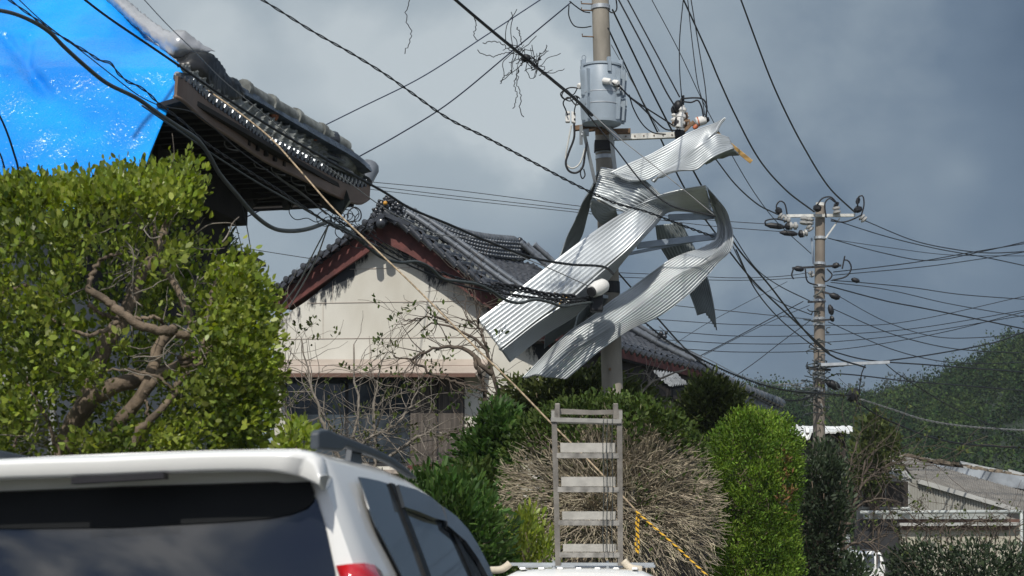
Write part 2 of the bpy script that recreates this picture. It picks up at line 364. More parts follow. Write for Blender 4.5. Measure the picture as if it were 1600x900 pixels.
# ------------------------------------------------------------------ the setting
g = MB().grid(np.array([[[x, y, 0.0] for y in (-60, 0, 20, 60, 150, 1500)] for x in (-900, -60, -12, 0, 12, 60, 900)])).build('ground', M['soil']); tag(g, None, kind='structure')
rd = [(-2.6, -30), (-2.6, 8), (-1.6, 18), (1.8, 40), (6, 60), (14, 90)]
rl = spline([(a, b) for a, b in rd], 30); t_ = np.gradient(rl, axis=0); nr_ = np.stack([t_[:, 1], -t_[:, 0]], 1) / np.linalg.norm(t_, axis=1)[:, None]
def strip(a, b, z): return np.stack([np.concatenate([rl + nr_*a, np.full((30, 1), z)], 1), np.concatenate([rl + nr_*b, np.full((30, 1), z)], 1)], 1)
tag(MB().grid(strip(-.4, 5.2, .006)).build('road', M['asphalt']), None, kind='structure')
tag(MB().grid(strip(4.75, 4.9, .010)).build('road_line', M['paint_line']), None, kind='structure')
tag(MB().prism([at(1235, 900, 44)*[1,1,0], at(1760, 900, 44)*[1,1,0], at(1900, 900, 84)*[1,1,0], at(1235, 900, 84)*[1,1,0]], (0, 0, .95)).build('raised_lot', M['soil']), None, kind='structure')

# hill: height field behind the village, forest on it
def ridge(px):
    return np.interp(px, [900, 1000, 1160, 1200, 1250, 1300, 1340, 1400, 1450, 1480, 1530, 1570, 1610, 1700, 2000], [650, 640, 626, 626, 632, 634, 634, 628, 612, 598, 574, 549, 530, 506, 475])
YH = 300.0
rows = []
for yy, fr in ((150, 0), (190, .35), (225, .62), (260, .83), (300, 1.0), (380, 1.02), (460, .8)):
    row = []
    for px in range(900, 2001, 25):
        top = at(px, ridge(px) + 26, YH); row.append((top[0] * (yy / YH)**.8, yy, max(top[2] * fr, 0.0)))
    rows.append(row)
HG = np.array(rows)
tag(MB().grid(HG).build('hill', M['hill'], smooth=True), None, kind='structure')
def forest(name, n, pick, size, leaf, m_, label):
    C, D = [], []
    for i in range(n):
        p, s = pick(i)
        k = 540; d = rng.normal(0, 1, (k, 3)); d /= np.linalg.norm(d, axis=1)[:, None]
        lob = 1 + .25*np.sin(3*d[:, 0]*2 + i) + .2*np.sin(5*d[:, 2] + 2*i)
        c = p + d * (lob * rng.uniform(.55, 1.0, k))[:, None] * s * np.array([1, 1, 1.15 if i % 3 else 1.5])
        C.append(c); D.append(d)
    o = leafmesh(name, np.concatenate(C), np.concatenate(D), leaf, leaf*.75, m_, None, spread=.5, up=.1, size=(.5, 1.3))
    return tag(o, label, kind='stuff')
def pick_hill(i):
    a = rng.random() ** .7 * 5; r = int(min(a, 4.99)); f = a - r; c = rng.uniform(9.5, 30); k = int(c); g_ = c - k
    if i % 3 == 0: r, f = 3, rng.uniform(.55, 1.0)
    p = (HG[r, k]*(1-g_) + HG[r, k+1]*g_)*(1-f) + (HG[min(r+1, 6), k]*(1-g_) + HG[min(r+1, 6), k+1]*g_)*f
    s = rng.uniform(1.5, 3.4) * (.85 if i % 3 == 0 else 1.0); return p + (0, 0, s*.5), s
forest('hill_forest', 640, pick_hill, 3, .33, M['forest'], 'dark green mixed forest covering the hillside')
def pick_far(i):
    px = rng.uniform(1130, 1420); Y = rng.uniform(420, 480); p = at(px, ridge(px) + rng.uniform(-4, 30), Y); s = rng.uniform(2.2, 4); return p, s
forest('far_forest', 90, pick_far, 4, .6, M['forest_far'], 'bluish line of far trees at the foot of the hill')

# ------------------------------------------------------------------ tiled roofs
def bilinear(A, B, D, E, sag=0.0):
    # A front top, B far top, D front bottom, E far bottom; sag makes the slope hollow
    A, B, D, E = (np.asarray(q, float) for q in (A, B, D, E))
    def fn(u, v):
        u = np.asarray(u)[..., None]; v = np.asarray(v)[..., None]
        P = (A*(1-u) + B*u)*(1-v) + (D*(1-u) + E*u)*v
        P = P - np.array([0, 0, 1.0]) * sag * np.sin(math.pi*v)
        return P
    return fn
def tile_patch(name, fn, nc, nr, m, parent, amp=.035, step=.03, res=(8, 4), broken=0.0):
    nu, nv = nc*res[0] + 1, nr*res[1] + 1
    u = np.linspace(0, 1, nu)[None, :].repeat(nv, 0)
    vv = []
    for i in range(nr): vv += [(i + q)/nr for q in (0.0, .34, .67, .985)]
    vv = np.array(vv + [1.0]); v = vv[:, None].repeat(nu, 1)
    P = fn(u, v); du = np.gradient(P, axis=1); dv = np.gradient(P, axis=0); n = np.cross(dv, du); n /= np.linalg.norm(n, axis=2)[..., None] + 1e-12
    n *= np.sign(n[..., 2:3] + 1e-9)
    ph = (u*nc) % 1.0
    wave = np.where(ph < .38, np.sin(ph/.38*math.pi)*1.0, -np.sin((ph-.38)/.62*math.pi)*.45)
    saw = (v*nr - 1e-6) % 1.0
    jit = rng.normal(0, .006, (nr + 1, nc + 1))[np.minimum((v*nr).astype(int), nr), np.minimum((u*nc).astype(int), nc)]
    return MB().grid(P + n*((wave*amp + saw*step + jit)[..., None])).build(name, m, parent, smooth='auto')
def course(mb, pts, r, seg, collar=1.18, n=12, gap=.0):
    # a row of half-round cover tiles with raised collars
    P = spline(pts, max(2, int(np.linalg.norm(np.diff(np.asarray(pts), axis=0), axis=1).sum()/seg) + 1))
    for a, b in zip(P[:-1], P[1:]):
        d = b - a
        mb.lathe(a + d*gap, b - d*gap*.5, [(0, r*collar), (.13, r*collar), (.15, r), (1, r*.97)], n)

# ------------------------------------------------------------------ house in the middle: cream gable, black tiles
YG = 35.8
base2 = at(640, 930, 36.4); base2[2] = 0
h2 = thing('gabled_house', 'two-storey house with cream plaster gable, red bargeboards and glossy black tiled roof', 'house', base2)
pw0 = at(430, 480, 36.5); pw1 = at(870, 480, 36.1); nwall = nrm(np.cross(pw1 - pw0, (0, 0, 1)))
wpt = lambda x, y: onplane(x, y, pw0, nwall)
Bk = at(838, 388, 41.0) - at(600, 318, YG)          # direction of the ridge
bkn = Bk / np.linalg.norm(Bk)
wl, wr = wpt(429, 500), wpt(866, 500)
poly_px = [(429, 503), (480, 470), (540, 420), (597, 368), (660, 405), (740, 462), (800, 505), (866, 548)]
# plaster wall as a fine grid so that mildew can follow the verge
nx, nz = 90, 70
xs = np.linspace(429, 866, nx); tops = np.interp(xs, *zip(*poly_px))
G = np.zeros((nz, nx, 3)); md = np.zeros((nz, nx))
for i, (x, tp) in enumerate(zip(xs, tops)):
    for j in range(nz):
        y = tp + (905 - tp) * (j/(nz-1))**1.6; G[j, i] = wpt(x, y)
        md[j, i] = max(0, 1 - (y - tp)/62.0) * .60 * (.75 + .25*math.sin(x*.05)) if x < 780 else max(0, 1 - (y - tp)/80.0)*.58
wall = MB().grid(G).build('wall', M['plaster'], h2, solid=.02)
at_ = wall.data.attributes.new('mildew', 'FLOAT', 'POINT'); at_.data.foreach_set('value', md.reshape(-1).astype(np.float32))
# body behind the plaster: side and back walls
bo = nwall * (-1 if nwall[1] < 0 else 1) * .06
zt = 6.1
a0, a1 = wl*[1, 1, 0] + bo, wr*[1, 1, 0] + bo; depth = bkn*[1, 1, 0]*6.5
MB().prism([a0, a1, a1 + depth, a0 + depth], (0, 0, zt)).build('side_wall', M['dark_brown'], h2)
jb = MB()
for y in (421, 474, 530):                            # board joints of the render
    x0 = np.interp(y, [368, 420, 470, 503], [597, 540, 480, 429]); x1 = np.interp(y, [368, 405, 462, 505, 548], [597, 660, 740, 800, 866])
    jb.bar(wpt(x0 + 8, y) - bo*.3, wpt(x1 - 8, y - 4) - bo*.3, .008, .008)
for x, y0, y1 in ((505, 474, 530), (668, 478, 528), (578, 530, 560), (700, 421, 470), (520, 440, 474)):
    jb.bar(wpt(x, y0) - bo*.35, wpt(x, y1) - bo*.3, .006, .006, up=(0, 1, 0))
jb.each('joint', M['awning'], h2)
# verge line points (front edge of the roof)
Lp = [at(x, y, YG + (600 - x)*.003) for x, y in ((600, 326), (560, 356), (520, 384), (470, 420), (411, 466))]
Rp = [at(x, y, YG - (x - 600)*.0012) for x, y in ((600, 326), (640, 352), (690, 388), (750, 432), (800, 466), (868, 510))]
Bq = at(838, 396, 41.0); Eq = at(1098, 575, 42.2)
def right_fn(u, v):
    f = spline(Rp, 60); k = np.clip(v*59, 0, 58.999); i = k.astype(int); w = (k - i)[..., None]
    fr = f[i]*(1-w) + f[i+1]*w
    bk = Bq + (Eq - Bq)*v[..., None] - np.array([0, 0, .22])*np.sin(math.pi*v)[..., None]
    return fr*(1-u[..., None]) + bk*u[..., None] - up*(.26*np.minimum(1, u*7)*(1 - v)**2 + .10*np.sin(math.pi*u)*(1-v))[..., None]
tile_patch('roof', right_fn, 24, 24, M['tile_grey'], h2)
def left_fn(u, v):
    f = spline(Lp, 60); k = np.clip(v*59, 0, 58.999); i = k.astype(int); w = (k - i)[..., None]
    return f[i]*(1-w) + f[i+1]*w + (u[..., None])*Bk*1.0
tile_patch('roof', left_fn, 24, 18, M['tile_black'], h2)
# underside boards and red bargeboards
up = np.array([0, 0, 1.0])
for L_, dn in ((Lp, .10), (Rp, .34)):
    s_ = spline(L_, 16); q = bkn*[1, 1, 0]
    MB().grid(np.stack([s_ - up*dn + q*.28, s_ - up*dn + q*1.1], 1)).build('soffit', M['red_wood'], h2, solid=.03)
def board(px_top, px_bot, Yf, name, m, th=.05):
    T = [at(x, y, Yf(x)) for x, y in px_top]; B_ = [at(x, y, Yf(x)) for x, y in px_bot]
    return MB().prism(T + B_[::-1], bkn*[1, 1, 0]*th).build(name, m, h2)
board([(414, 475), (470, 434), (520, 398), (560, 368), (598, 340)], [(436, 491), (484, 456), (530, 424), (568, 398), (598, 378)], lambda x: YG + .22 + (600-x)*.003, 'bargeboard', M['red_wood'])
board([(598, 340), (640, 366), (690, 400), (750, 444), (800, 478), (860, 520)], [(598, 378), (636, 396), (684, 425), (742, 466), (796, 502), (858, 542)], lambda x: YG + .22 - (x-600)*.0012, 'bargeboard', M['red_wood'])
# left verge: round tile noses
vt = MB()
for p in spline(Lp, 15)[1:]:
    vt.lathe(p - up*.02 - bkn*.10, p - up*.02 + bkn*.3, [(0, .03), (.03, .058), (.12, .058), (.14, .05), (1, .05)], 10)
sL = spline(Lp, 15)
for a, b in zip(sL[:-1], sL[1:]):
    vt.bar(a + (b-a)*.12 - up*.07 - bkn*.04, a + (b-a)*.9 - up*.09 - bkn*.04, .05, .07)
vt.build('verge_tile_row', M['tile_ridge'], h2, smooth='auto')
# right verge: thick stepped noses, two cover courses
vt = MB(); pale = MB(); sR = spline(Rp, 15)
for a, b in zip(sR[:-1], sR[1:]):
    d = b - a
    vt.lathe(a + d*.02 - up*.05, b + d*.10 - up*.12, [(0, .04), (.02, .075), (.25, .08), (.85, .068), (.98, .075), (1, .04)], 10)
    vt.lathe(a + d*.5 - up*.02 - bkn*.06, a + d*.5 + bkn*.34 - up*.0, [(0, .05), (.1, .07), (1, .062)], 10)
    pale.bar(a + d*.15 + bkn*.36 + up*.02, b - d*.1 + bkn*.36 + up*.0, .10, .06)
vt.build('verge_tile_row', M['tile_black'], h2, smooth='auto'); pale.build('mortar_row', M['tile_moss'], h2)
vt = MB()
for off, hh in ((.52, .12), (1.02, .13)):
    vt = MB(); course(vt, [p + bkn*off + up*hh for p in Rp], .052, .30); vt.build('cover_tile_row', M['tile_silver'], h2, smooth='auto')
Ecol = [Bq + (Eq - Bq)*t - np.array([0, 0, .22*math.sin(math.pi*t)]) + up*.13 - bkn*.1 for t in (0, .25, .5, .75, 1)]
for off in (0, .34, .6):
    vt = MB(); course(vt, [p - bkn*off + up*(.05 if off == 0 else 0) for p in Ecol], .055, .30); vt.build('cover_tile_row', M['tile_silver'], h2, smooth='auto')
# ridge: tall band studded with round tile ends, cover tiles on top
t0, t1 = at(626, 321, YG + .3), at(812, 377, 40.4); b0, b1 = at(632, 342, YG + .25), at(818, 406, 40.3)
def rl_(a, b, n, sag): 
    t = np.linspace(0, 1, n)[:, None]; return a*(1-t) + b*t - up*sag*np.sin(math.pi*t)
Tt, Bb = rl_(t0, t1, 41, .17), rl_(b0, b1, 41, .2)
side = nrm(np.cross(up, bkn)); side = side if side[0] > 0 else -side
MB().grid(np.stack([Bb, Tt, Tt - side*.22, Bb - side*.22], 1), closed=True).build('ridge', M['tile_black'], h2)
dm = MB()
for i in range(40):
    for j in range(5):
        q = (j + .5)/5; p = (Bb[i]*(1-q) + Tt[i]*q); w_ = (Bb[i+1]*(1-q) + Tt[i+1]*q); c = p + (w_-p)*(.5 if j % 2 else .0)
        dm.ball(c + side*.012, .034, 6, 4, (1, 1, .8))
dm.build('ridge_studs', M['tile_silver'], h2, smooth=True)
cm = MB()
for i in range(40): cm.lathe(Tt[i] - side*.11 + up*.03, Tt[i+1] - side*.11 + up*.03, [(0, .095), (.3, .095), (.32, .078), (1, .078)], 10)
cm.build('ridge_cover', M['tile_silver'], h2, smooth='auto')
on = MB()
for x, y, r_ in ((596, 319, 10), (609, 316, 11), (622, 321, 9), (588, 330, 9), (601, 329, 11), (616, 330, 10), (583, 341, 7), (594, 341, 9), (608, 341, 9), (622, 337, 8), (604, 311, 7), (580, 348, 6)):
    on.ball(at(x, y, YG + .12), S(r_*.72, YG), 12, 8, (1, .8, 1))
    for q in range(5):
        a_ = q*1.257 + x; on.ball(at(x + r_*.62*math.cos(a_), y + r_*.62*math.sin(a_), YG - .02), S(r_*.30, YG), 8, 5)
on.bar(at(576, 350, YG), at(602, 337, YG), .22, .07); on.bar(at(602, 337, YG), at(640, 352, YG), .22, .07)
on.lathe(at(594, 350, YG - .25), at(604, 345, YG + .4), [(0, .04), (.05, .085), (.2, .09), (1, .08)], 14)
on.lathe(at(577, 357, YG - .25), at(587, 352, YG + .4), [(0, .03), (.05, .065), (.2, .07), (1, .065)], 14)
onio = on.build('ridge_end_tile', M['tile_black'], h2, smooth='auto')
MB().ball(at(602, 317.5, YG - .1), S(3.6, YG), 10, 6).build('boss', M['gold'], onio, smooth=True)
on = MB()
for x, y, r_ in ((815, 383, 11), (822, 391, 9), (812, 376, 7), (826, 400, 7), (806, 380, 7)): on.ball(at(x, y, 41.0), S(r_*.8, 41), 12, 8, (1, .7, 1))
on.build('ridge_end_tile', M['tile_black'], h2, smooth='auto')
on = MB()
for x, y, r_ in ((1033, 521, 4), (1038, 526, 4.5), (1030, 526, 4), (1041, 520, 3)): on.ball(at(x, y, 41.4), S(r_, 41.4), 10, 6)
on.build('ridge_end_tile', M['tile_black'], h2, smooth='auto')
# eave: row of tile ends, fascia, dark soffit
e0 = Rp[-1]; ev = MB(); ee = rl_(e0, Eq, 27, .03)
for p in ee: ev.lathe(p + nrm(Rp[-1]-Rp[-2])*.10 - up*.02, p - nrm(Rp[-1]-Rp[-2])*.2, [(0, .05), (.05, .085), (1, .075)], 9)
ev.build('eave_tile_row', M['tile_black'], h2, smooth='auto')
MB().bar(ee[0] - up*.17, ee[-1] - up*.17, .05, .17).build('fascia', M['red_wood'], h2)
MB().grid(np.stack([ee - up*.24, ee - up*.20 - side*1.2], 1)).build('soffit', M['dark_wood'], h2, solid=.03)
# awning, window, shutters on the gable
fw = -bo/np.linalg.norm(bo)
A = [wpt(437, 561), wpt(767, 561)]; Bq_ = [wpt(434, 592) + fw*.62, wpt(748, 592) + fw*.62]
aw = MB().prism([A[0], A[1], Bq_[1] + up*.05, Bq_[0] + up*.05], up*-.04)
awo = aw.build('awning', M['awning'], h2)
MB().bar(Bq_[0], Bq_[1], .03, .07).build('edge_trim', M['brown_strip'], awo)
mid_ = [(a*.52 + b*.48) for a, b in zip(A, Bq_)]
MB().bar(mid_[0] + up*.02, mid_[1] + up*.02, .02, .012).build('seam', M['brown_strip'], awo)
MB().prism([A[1], Bq_[1], wpt(752, 600)], fw*.02 + np.array([.02, 0, 0])).build('awning_end', M['awning'], awo)
wn = MB().prism([wpt(446, 590), wpt(726, 590), wpt(726, 728), wpt(446, 728)], fw*.02).build('window', M['frame_dark'], h2)
for x0, x1 in ((449, 540), (545, 640)):
    MB().prism([wpt(x0, 594), wpt(x1, 594), wpt(x1, 722), wpt(x0, 722)], fw*.035).build('pane', M['glass_dark'], wn)
for x0, x1 in ((642, 683), (686, 724)):
    MB().prism([wpt(x0, 592), wpt(x1, 592), wpt(x1, 726), wpt(x0, 726)], fw*.06).build('shutter', M['shutter'], h2)
MB().prism([wpt(640, 728), wpt(732, 728), wpt(732, 735), wpt(640, 735)], fw*.3).build('window_sill', M['red_wood'], h2)
MB().prism([wpt(600, 736), wpt(728, 736), wpt(728, 742), wpt(600, 742)], fw*.4).build('ledge', M['awning'], h2)

# ------------------------------------------------------------------ low tiled annexe running away to the right
bA = at(1150, 930, 46); bA[2] = 0
an = thing('tiled_annexe', 'low annexe with a pale grey tiled roof sloping down behind the conifer shrub', 'outbuilding', bA)
TL, TR, BR, BL = at(1085, 572, 42.6), at(1222, 636, 50), at(1218, 643, 49.3), at(1040, 622, 41.8)
tile_patch('roof', bilinear(TL, TR, BL, BR, .1), 20, 9, M['tile_pale'], an)
cm = MB(); course(cm, [TL + up*.08, (TL + TR)/2 + up*.02, TR + up*.1], .10, .42); cm.build('hip_tile', M['tile_silver'], an, smooth='auto')
cm = MB(); course(cm, [TL + (BL-TL)*.12 + up*.06, TR + (BR-TR)*.4 + up*.08], .07, .36); cm.build('hip_tile', M['tile_black'], an, smooth='auto')
MB().prism([at(1040, 640, 42.5)*[1,1,0], at(1200, 640, 50)*[1,1,0], at(1200, 640, 52)*[1,1,0], at(1040, 640, 48)*[1,1,0]], (0, 0, 5.0)).build('wall', M['dark_brown'], an)
MB().bar(BL - up*.14, BR - up*.14, .05, .2).build('fascia', M['brown_gutter'], an)
pr = thing('porch_roof', 'small detached pale tiled porch roof tucked under the dark eave beside the concrete pole', 'roof', at(1048, 592, 37)*[1, 1, 0])
tile_patch('roof', bilinear(at(1020, 581, 37.5), at(1056, 585, 39.5), at(1048, 606, 36.6), at(1078, 601, 38.8), .03), 8, 5, M['tile_pale'], pr)
MB().prism([at(1048, 609, 36.7), at(1078, 604, 38.9), at(1056, 590, 39.6), at(1022, 588, 37.6)], (0, 0, -.12)).build('soffit', M['dark_wood'], pr)
for x, y, Y in ((1046, 609, 36.9), (1074, 604, 38.7)):
    p = at(x, y, Y); MB().box((p[0], p[1], p[2]/2), (.12, .12, p[2])).build('post', M['dark_wood'], pr)

# ------------------------------------------------------------------ house on the left under the blue tarp
ZE = 6.33
h1 = thing('tarped_house', 'dark timber house with upswept tiled eave, its near roof torn off', 'house', np.array([-4.5, 21.5, 0]))
epx = [(272, 108), (285, 116), (317, 146), (360, 176), (413, 214), (470, 243), (520, 270), (545, 281), (562, 284), (574, 277)]
ez = [ZE]*7 + [ZE + .02, ZE + .06, ZE + .16]
Ep = spline([atz(x, y, z) for (x, y), z in zip(epx, ez)], 60)
hpx = [(300, 112), (320, 120), (356, 144), (396, 166), (435, 189), (463, 205), (500, 226), (530, 243), (552, 258), (566, 270)]
Hp = spline([at(x, y, Y) for (x, y), Y in zip(hpx, (20.7, 20.85, 21.2, 21.7, 22.2, 22.5, 22.9, 23.25, 23.5, 23.6))], 60)
def eave_fn(u, v):
    k = np.clip(u*59, 0, 58.999); i = k.astype(int); w = (k - i)[..., None]
    return (Hp[i]*(1-w) + Hp[i+1]*w)*(1-v[..., None]) + (Ep[i]*(1-w) + Ep[i+1]*w)*v[..., None]
tile_patch('roof', eave_fn, 24, 5, M['tile_moss'], h1, amp=.03, step=.045)
ev = MB(); e24 = spline(Ep, 52); outw = nrm(np.cross(e24[30] - e24[20], up))
for p in e24[3:]: ev.lathe(p + outw*.05 - up*.02, p - outw*.12 + up*.03, [(0, .02), (.02, .045), (.2, .05), (1, .05)], 8)
ev.build('eave_tile_row', M['tile_silver'], h1, smooth='auto')
ev = MB()
for a, b in zip(e24[:-1], e24[1:]): ev.bar(a*.7 + b*.3 + outw*.03 - up*.055, a*.3 + b*.7 + outw*.03 - up*.055, .05, .045)
ev.build('eave_nose_row', M['tile_ridge'], h1)
ct_ = MB(); ct_.lathe(e24[-2] - up*.02, e24[-1] + up*.13 + (e24[-1]-e24[-3])*.35, [(0, .11), (.4, .12), (.8, .13), (.95, .12), (1, .05)], 12); ct_.build('corner_tile', M['tile_silver'], h1, smooth='auto')
gu = MB(); gu.tube([p - up*.27 + outw*.02 for p in e24], .022, 7); gu.build('gutter', M['brown_gutter'], h1, smooth=True)
MB().grid(np.stack([e24 - up*.07 + outw*.03, e24 - up*.27 + outw*.02], 1)).build('fascia', M['brown_gutter'], h1, solid=.03)
# hip: stacked flat courses, mossy round covers, broken ends showing terracotta
st_ = MB()
for k, hh in enumerate((.0, .03, .06)):
    for a, b in zip(spline(Hp, 32)[:-1], spline(Hp, 32)[1:]):
        st_.bar(a + up*hh + outw*(.07 - .015*k), b + up*hh + outw*(.07 - .015*k) - (b-a)*.05, .18, .024)
st_.build('hip_courses', M['stack_blue'], h1)
hc = MB(); Hs = [at(x, y, Y) for x, y, Y in ((378, 139, 21.4), (395, 149, 21.6), (436, 171, 22.1), (488, 200, 22.75), (540, 231, 23.3))]
course(hc, [p for p in Hs], .095, .52, 1.25); hc.build('hip_cover_row', M['tile_moss'], h1, smooth='auto')
bt = MB().lathe(at(497, 212, 22.9), at(520, 220, 23.1), [(0, .10), (.05, .105), (.9, .115), (1, .12)], 14).build('loose_cover_tile', M['tile_black'], h1, smooth='auto')
bk_ = MB()
for x, y, Y in ((428, 182, 22.1), (431, 176, 22.1), (493, 213, 22.85), (355, 146, 21.2), (524, 229, 23.2), (360, 140, 21.3)): bk_.ball(at(x, y, Y - .12), .055, 7, 5)
bk_.each('broken_edge', mat('terracotta', (.34, .13, .07), .85, scale=8, var=.3), h1)
en = MB()
for x, y, r_ in ((530, 226, 10), (538, 232, 11), (545, 240, 9), (528, 235, 9)): en.ball(at(x, y, 23.4), S(r_, 23.4), 12, 8, (1, .8, 1))
en.lathe(at(522, 246, 23.2), at(553, 258, 23.7), [(0, .1), (.1, .13), (.8, .12), (1, .04)], 12)
en.build('hip_end_tile', M['tile_moss'], h1, smooth='auto')
pn = MB()
for x, y in ((455, 222), (478, 234), (505, 250), (492, 232), (425, 200)):
    c = at(x, y, 22.6 + (x-455)*.008); pn.bar(c, c + np.array([.28, .35, -.05]), .2, .03, up=(1, 0, 1))
pn.each('slipped_tile', M['tile_silver'], h1)
# soffit, boxed beam, walls
sdir_ = nrm((e24[-1] - e24[0])*[1, 1, 0]); inn = np.array([-sdir_[1], sdir_[0], 0])
nearE, farE = e24[0], e24[-1]
SF = [e24[3] - up*.16, e24[-4] - up*.14, e24[-4] + inn*3.0 - up*.12, e24[14] + inn*1.9 - up*.14, e24[7] + inn*.6 - up*.14]
MB().prism(SF, (0, 0, -.05)).build('soffit', M['dark_wood'], h1)
raf = MB()
for f in np.linspace(.16, .97, 19):
    p = nearE + (farE - nearE)*f - up*.36; p = p*[1, 1, 0] + np.array([0, 0, ZE - .21]); raf.bar(p + inn*.12, p + inn*(1.9 if f > .3 else .9), .06, .05)
raf.each('rafter', M['dark_wood'], h1)
fc = farE - sdir_*1.15
MB().prism([fc + inn*1.12 - up*.35, fc + inn*1.12 - sdir_*2.6 - up*.35, fc + inn*3.5 - sdir_*1.8 - up*.35, fc + inn*3.5 - up*.35], (0, 0, -.42)).build('boxed_beam', M['dark_wood'], h1)
bmb = MB()
for x0, x1, y0, y1, Y in ((394, 404, 306, 319, 23.4), (447, 463, 304, 320, 23.6)):
    bmb.prism([at(x0, y0, Y), at(x1, y0, Y), at(x1 - 3, y1, Y), at(x0 + 3, y1, Y)], (-.1, .35, 0))
bmb.each('bracket', M['dark_wood'], h1)
MB().prism([at(495, 290, 23.6), at(541, 295, 23.6), at(548, 316, 23.4), at(535, 333, 23.4), at(508, 318, 23.5)], (-.05, .25, 0)).build('corner_beam', M['mossy_beam'], h1)
MB().prism([at(372, 290, 23.2), at(512, 292, 23.9), at(509, 304, 23.9), at(425, 306, 23.5), at(420, 309, 23.4), at(380, 311, 23.2)], (-.3, .3, 0)).build('frieze_beam', M['dark_wood'], h1)
wc = fc + inn*1.42
MB().prism([wc*[1, 1, 0], (wc - sdir_*4.2)*[1, 1, 0], (wc - sdir_*4.2 + inn*7)*[1, 1, 0], (wc + inn*7)*[1, 1, 0]], (0, 0, 6.0)).build('wall', M['grey_wall'], h1)
MB().prism([(wc - sdir_*4.25 - inn*.03)*[1, 1, 0] + up*4.4, (wc + sdir_*.05 - inn*.03)*[1, 1, 0] + up*4.4, (wc + sdir_*.05 + inn*.05)*[1, 1, 0] + up*4.4, (wc - sdir_*4.25 + inn*.05)*[1, 1, 0] + up*4.4], (0, 0, 1.6)).build('wall_board', M['dark_wood'], h1)
hk = MB()                                            # gutter brackets
for x, y in ((352, 205), (398, 236), (425, 245), (456, 262), (478, 278)):
    p = atz(x, y, ZE - .1); hk.tube(spline([p, p - up*.16, p - up*.2 - inn*.06, p - up*.22 - inn*.16], 8), .008, 5)
hk.each('gutter_hook', M['wire_grey'], h1)
wfx = (wc - sdir_*4.2)
wf = MB().prism([wfx + inn*.9 - sdir_*.03 + up*(2.9 - wfx[2]), wfx + inn*2.9 - sdir_*.03 + up*(2.9 - wfx[2]), wfx + inn*2.9 - sdir_*.03 + up*(5 - wfx[2]), wfx + inn*.9 - sdir_*.03 + up*(5 - wfx[2])], -sdir_*.03).build('window', M['frame_dark'], h1)
MB().prism([wfx + inn*1.0 - sdir_*.065 + up*(3.0 - wfx[2]), wfx + inn*2.8 - sdir_*.065 + up*(3.0 - wfx[2]), wfx + inn*2.8 - sdir_*.065 + up*(4.9 - wfx[2]), wfx + inn*1.0 - sdir_*.065 + up*(4.9 - wfx[2])], -sdir_*.01).build('pane', M['glass_dark'], wf)
bl = MB(); 
for z in (3.25, 3.95): bl.bar(wfx - sdir_*.75 + inn*.1 + up*(z - wfx[2]), wfx - sdir_*.75 + inn*5 + up*(z - wfx[2]), .04, .05)
for k in range(42): p = wfx - sdir_*.75 + inn*(.1 + k*.118); bl.bar(p + up*(3.25 - wfx[2]), p + up*(3.95 - wfx[2]), .02, .02, up=(1, 0, 0))
MB().prism([(wfx + inn*.05)*[1, 1, 0] + up*3.08, (wfx + inn*5)*[1, 1, 0] + up*3.08, (wfx + inn*5 - sdir_*.85)*[1, 1, 0] + up*3.08, (wfx + inn*.05 - sdir_*.85)*[1, 1, 0] + up*3.08], (0, 0, .1)).build('balcony_floor', M['grey_wall'], h1)
bl.build('balcony_railing', M['frame_dark'], h1)
# slope of the near roof under the tarp
n0, n1 = at(275, 100, 19.6), at(218, 285, 18.9)
MB().prism([at(255, 85, 21.3), at(272, 120, 20.5), at(225, 265, 19.9), at(-120, 265, 20.0), at(-120, -120, 22.6), at(130, -60, 22.6)], (-.1, .4, -.1)).build('roof_deck', M['dark_wood'], h1)

# blue tarp, silver sheet, black sheet
edge = [(128, -45), (165, -3), (225, 52), (262, 84), (286, 109), (275, 138), (262, 170), (248, 205), (236, 235), (224, 268), (205, 325)]
er = spline(np.array(edge, float), 90); G = []
for x1, y in er:
    Y1 = np.interp(y, [-45, 60, 109, 325], [21.2, 20.3, 19.55, 18.45]); row = []
    for k in range(110):
        x = -150 + (x1 + 150)*k/109; p = at(x, y + (1 - k/109)*(14 if y > 109 else 0), Y1 - .12*(1 - k/109))
        row.append(p)
    G.append(row)
G = np.array(G); X, Z = G[..., 0], G[..., 2]
f_ = .55*(.022*np.sin(7*X + 3*Z + 2*np.sin(2.1*Z)) + .018*np.sin(-5*X + 9*Z + 1.5*np.sin(3*X)) + .010*np.sin(21*X - 4*Z + 2*np.sin(5*Z)) + .05*np.sin(1.7*X + .6)*np.sin(1.3*Z))
fold = .13*np.exp(-(((X + 5.25) - .8*(7.05 - Z))/.085)**2)*np.clip((Z - 6.15)*3, 0, 1)*np.clip((7.25 - Z)*4, 0, 1) + .10*np.exp(-(((X + 5.05) - .3*(7.05 - Z))/.07)**2)*np.clip((Z - 6.6)*4, 0, 1)*np.clip((7.2 - Z)*5, 0, 1)      # deep crease at the left
G[..., 1] += f_ + fold
tarp = MB().grid(G).build('blue_tarp', M['tarp_blue'], smooth=True, solid=.004); tag(tarp, 'bright blue plastic tarp draped over the broken near roof of the timber house', 'tarp')
def sheet(name, top, bot, Y, m_, label, cat, amp, nu=50, nv=10):
    T = spline([at(x, y, q) for (x, y), q in zip(top, Y)], nu); B_ = spline([at(x, y, q - .05) for (x, y), q in zip(bot, Y)], nu)
    v = np.linspace(0, 1, nv)[None, :, None]; G = T[:, None]*(1-v) + B_[:, None]*v
    G += rng.normal(0, amp*.25, G.shape); X = G[..., 0]*6 + G[..., 2]*5; G[..., 1] += amp*np.sin(X*2.3 + np.sin(X)*2) - .10*np.sin(math.pi*v[..., 0]); G[..., 2] += amp*.6*np.sin(X*1.7)
    return tag(MB().grid(G).build(name, m_, smooth=True, solid=.006), label, cat)
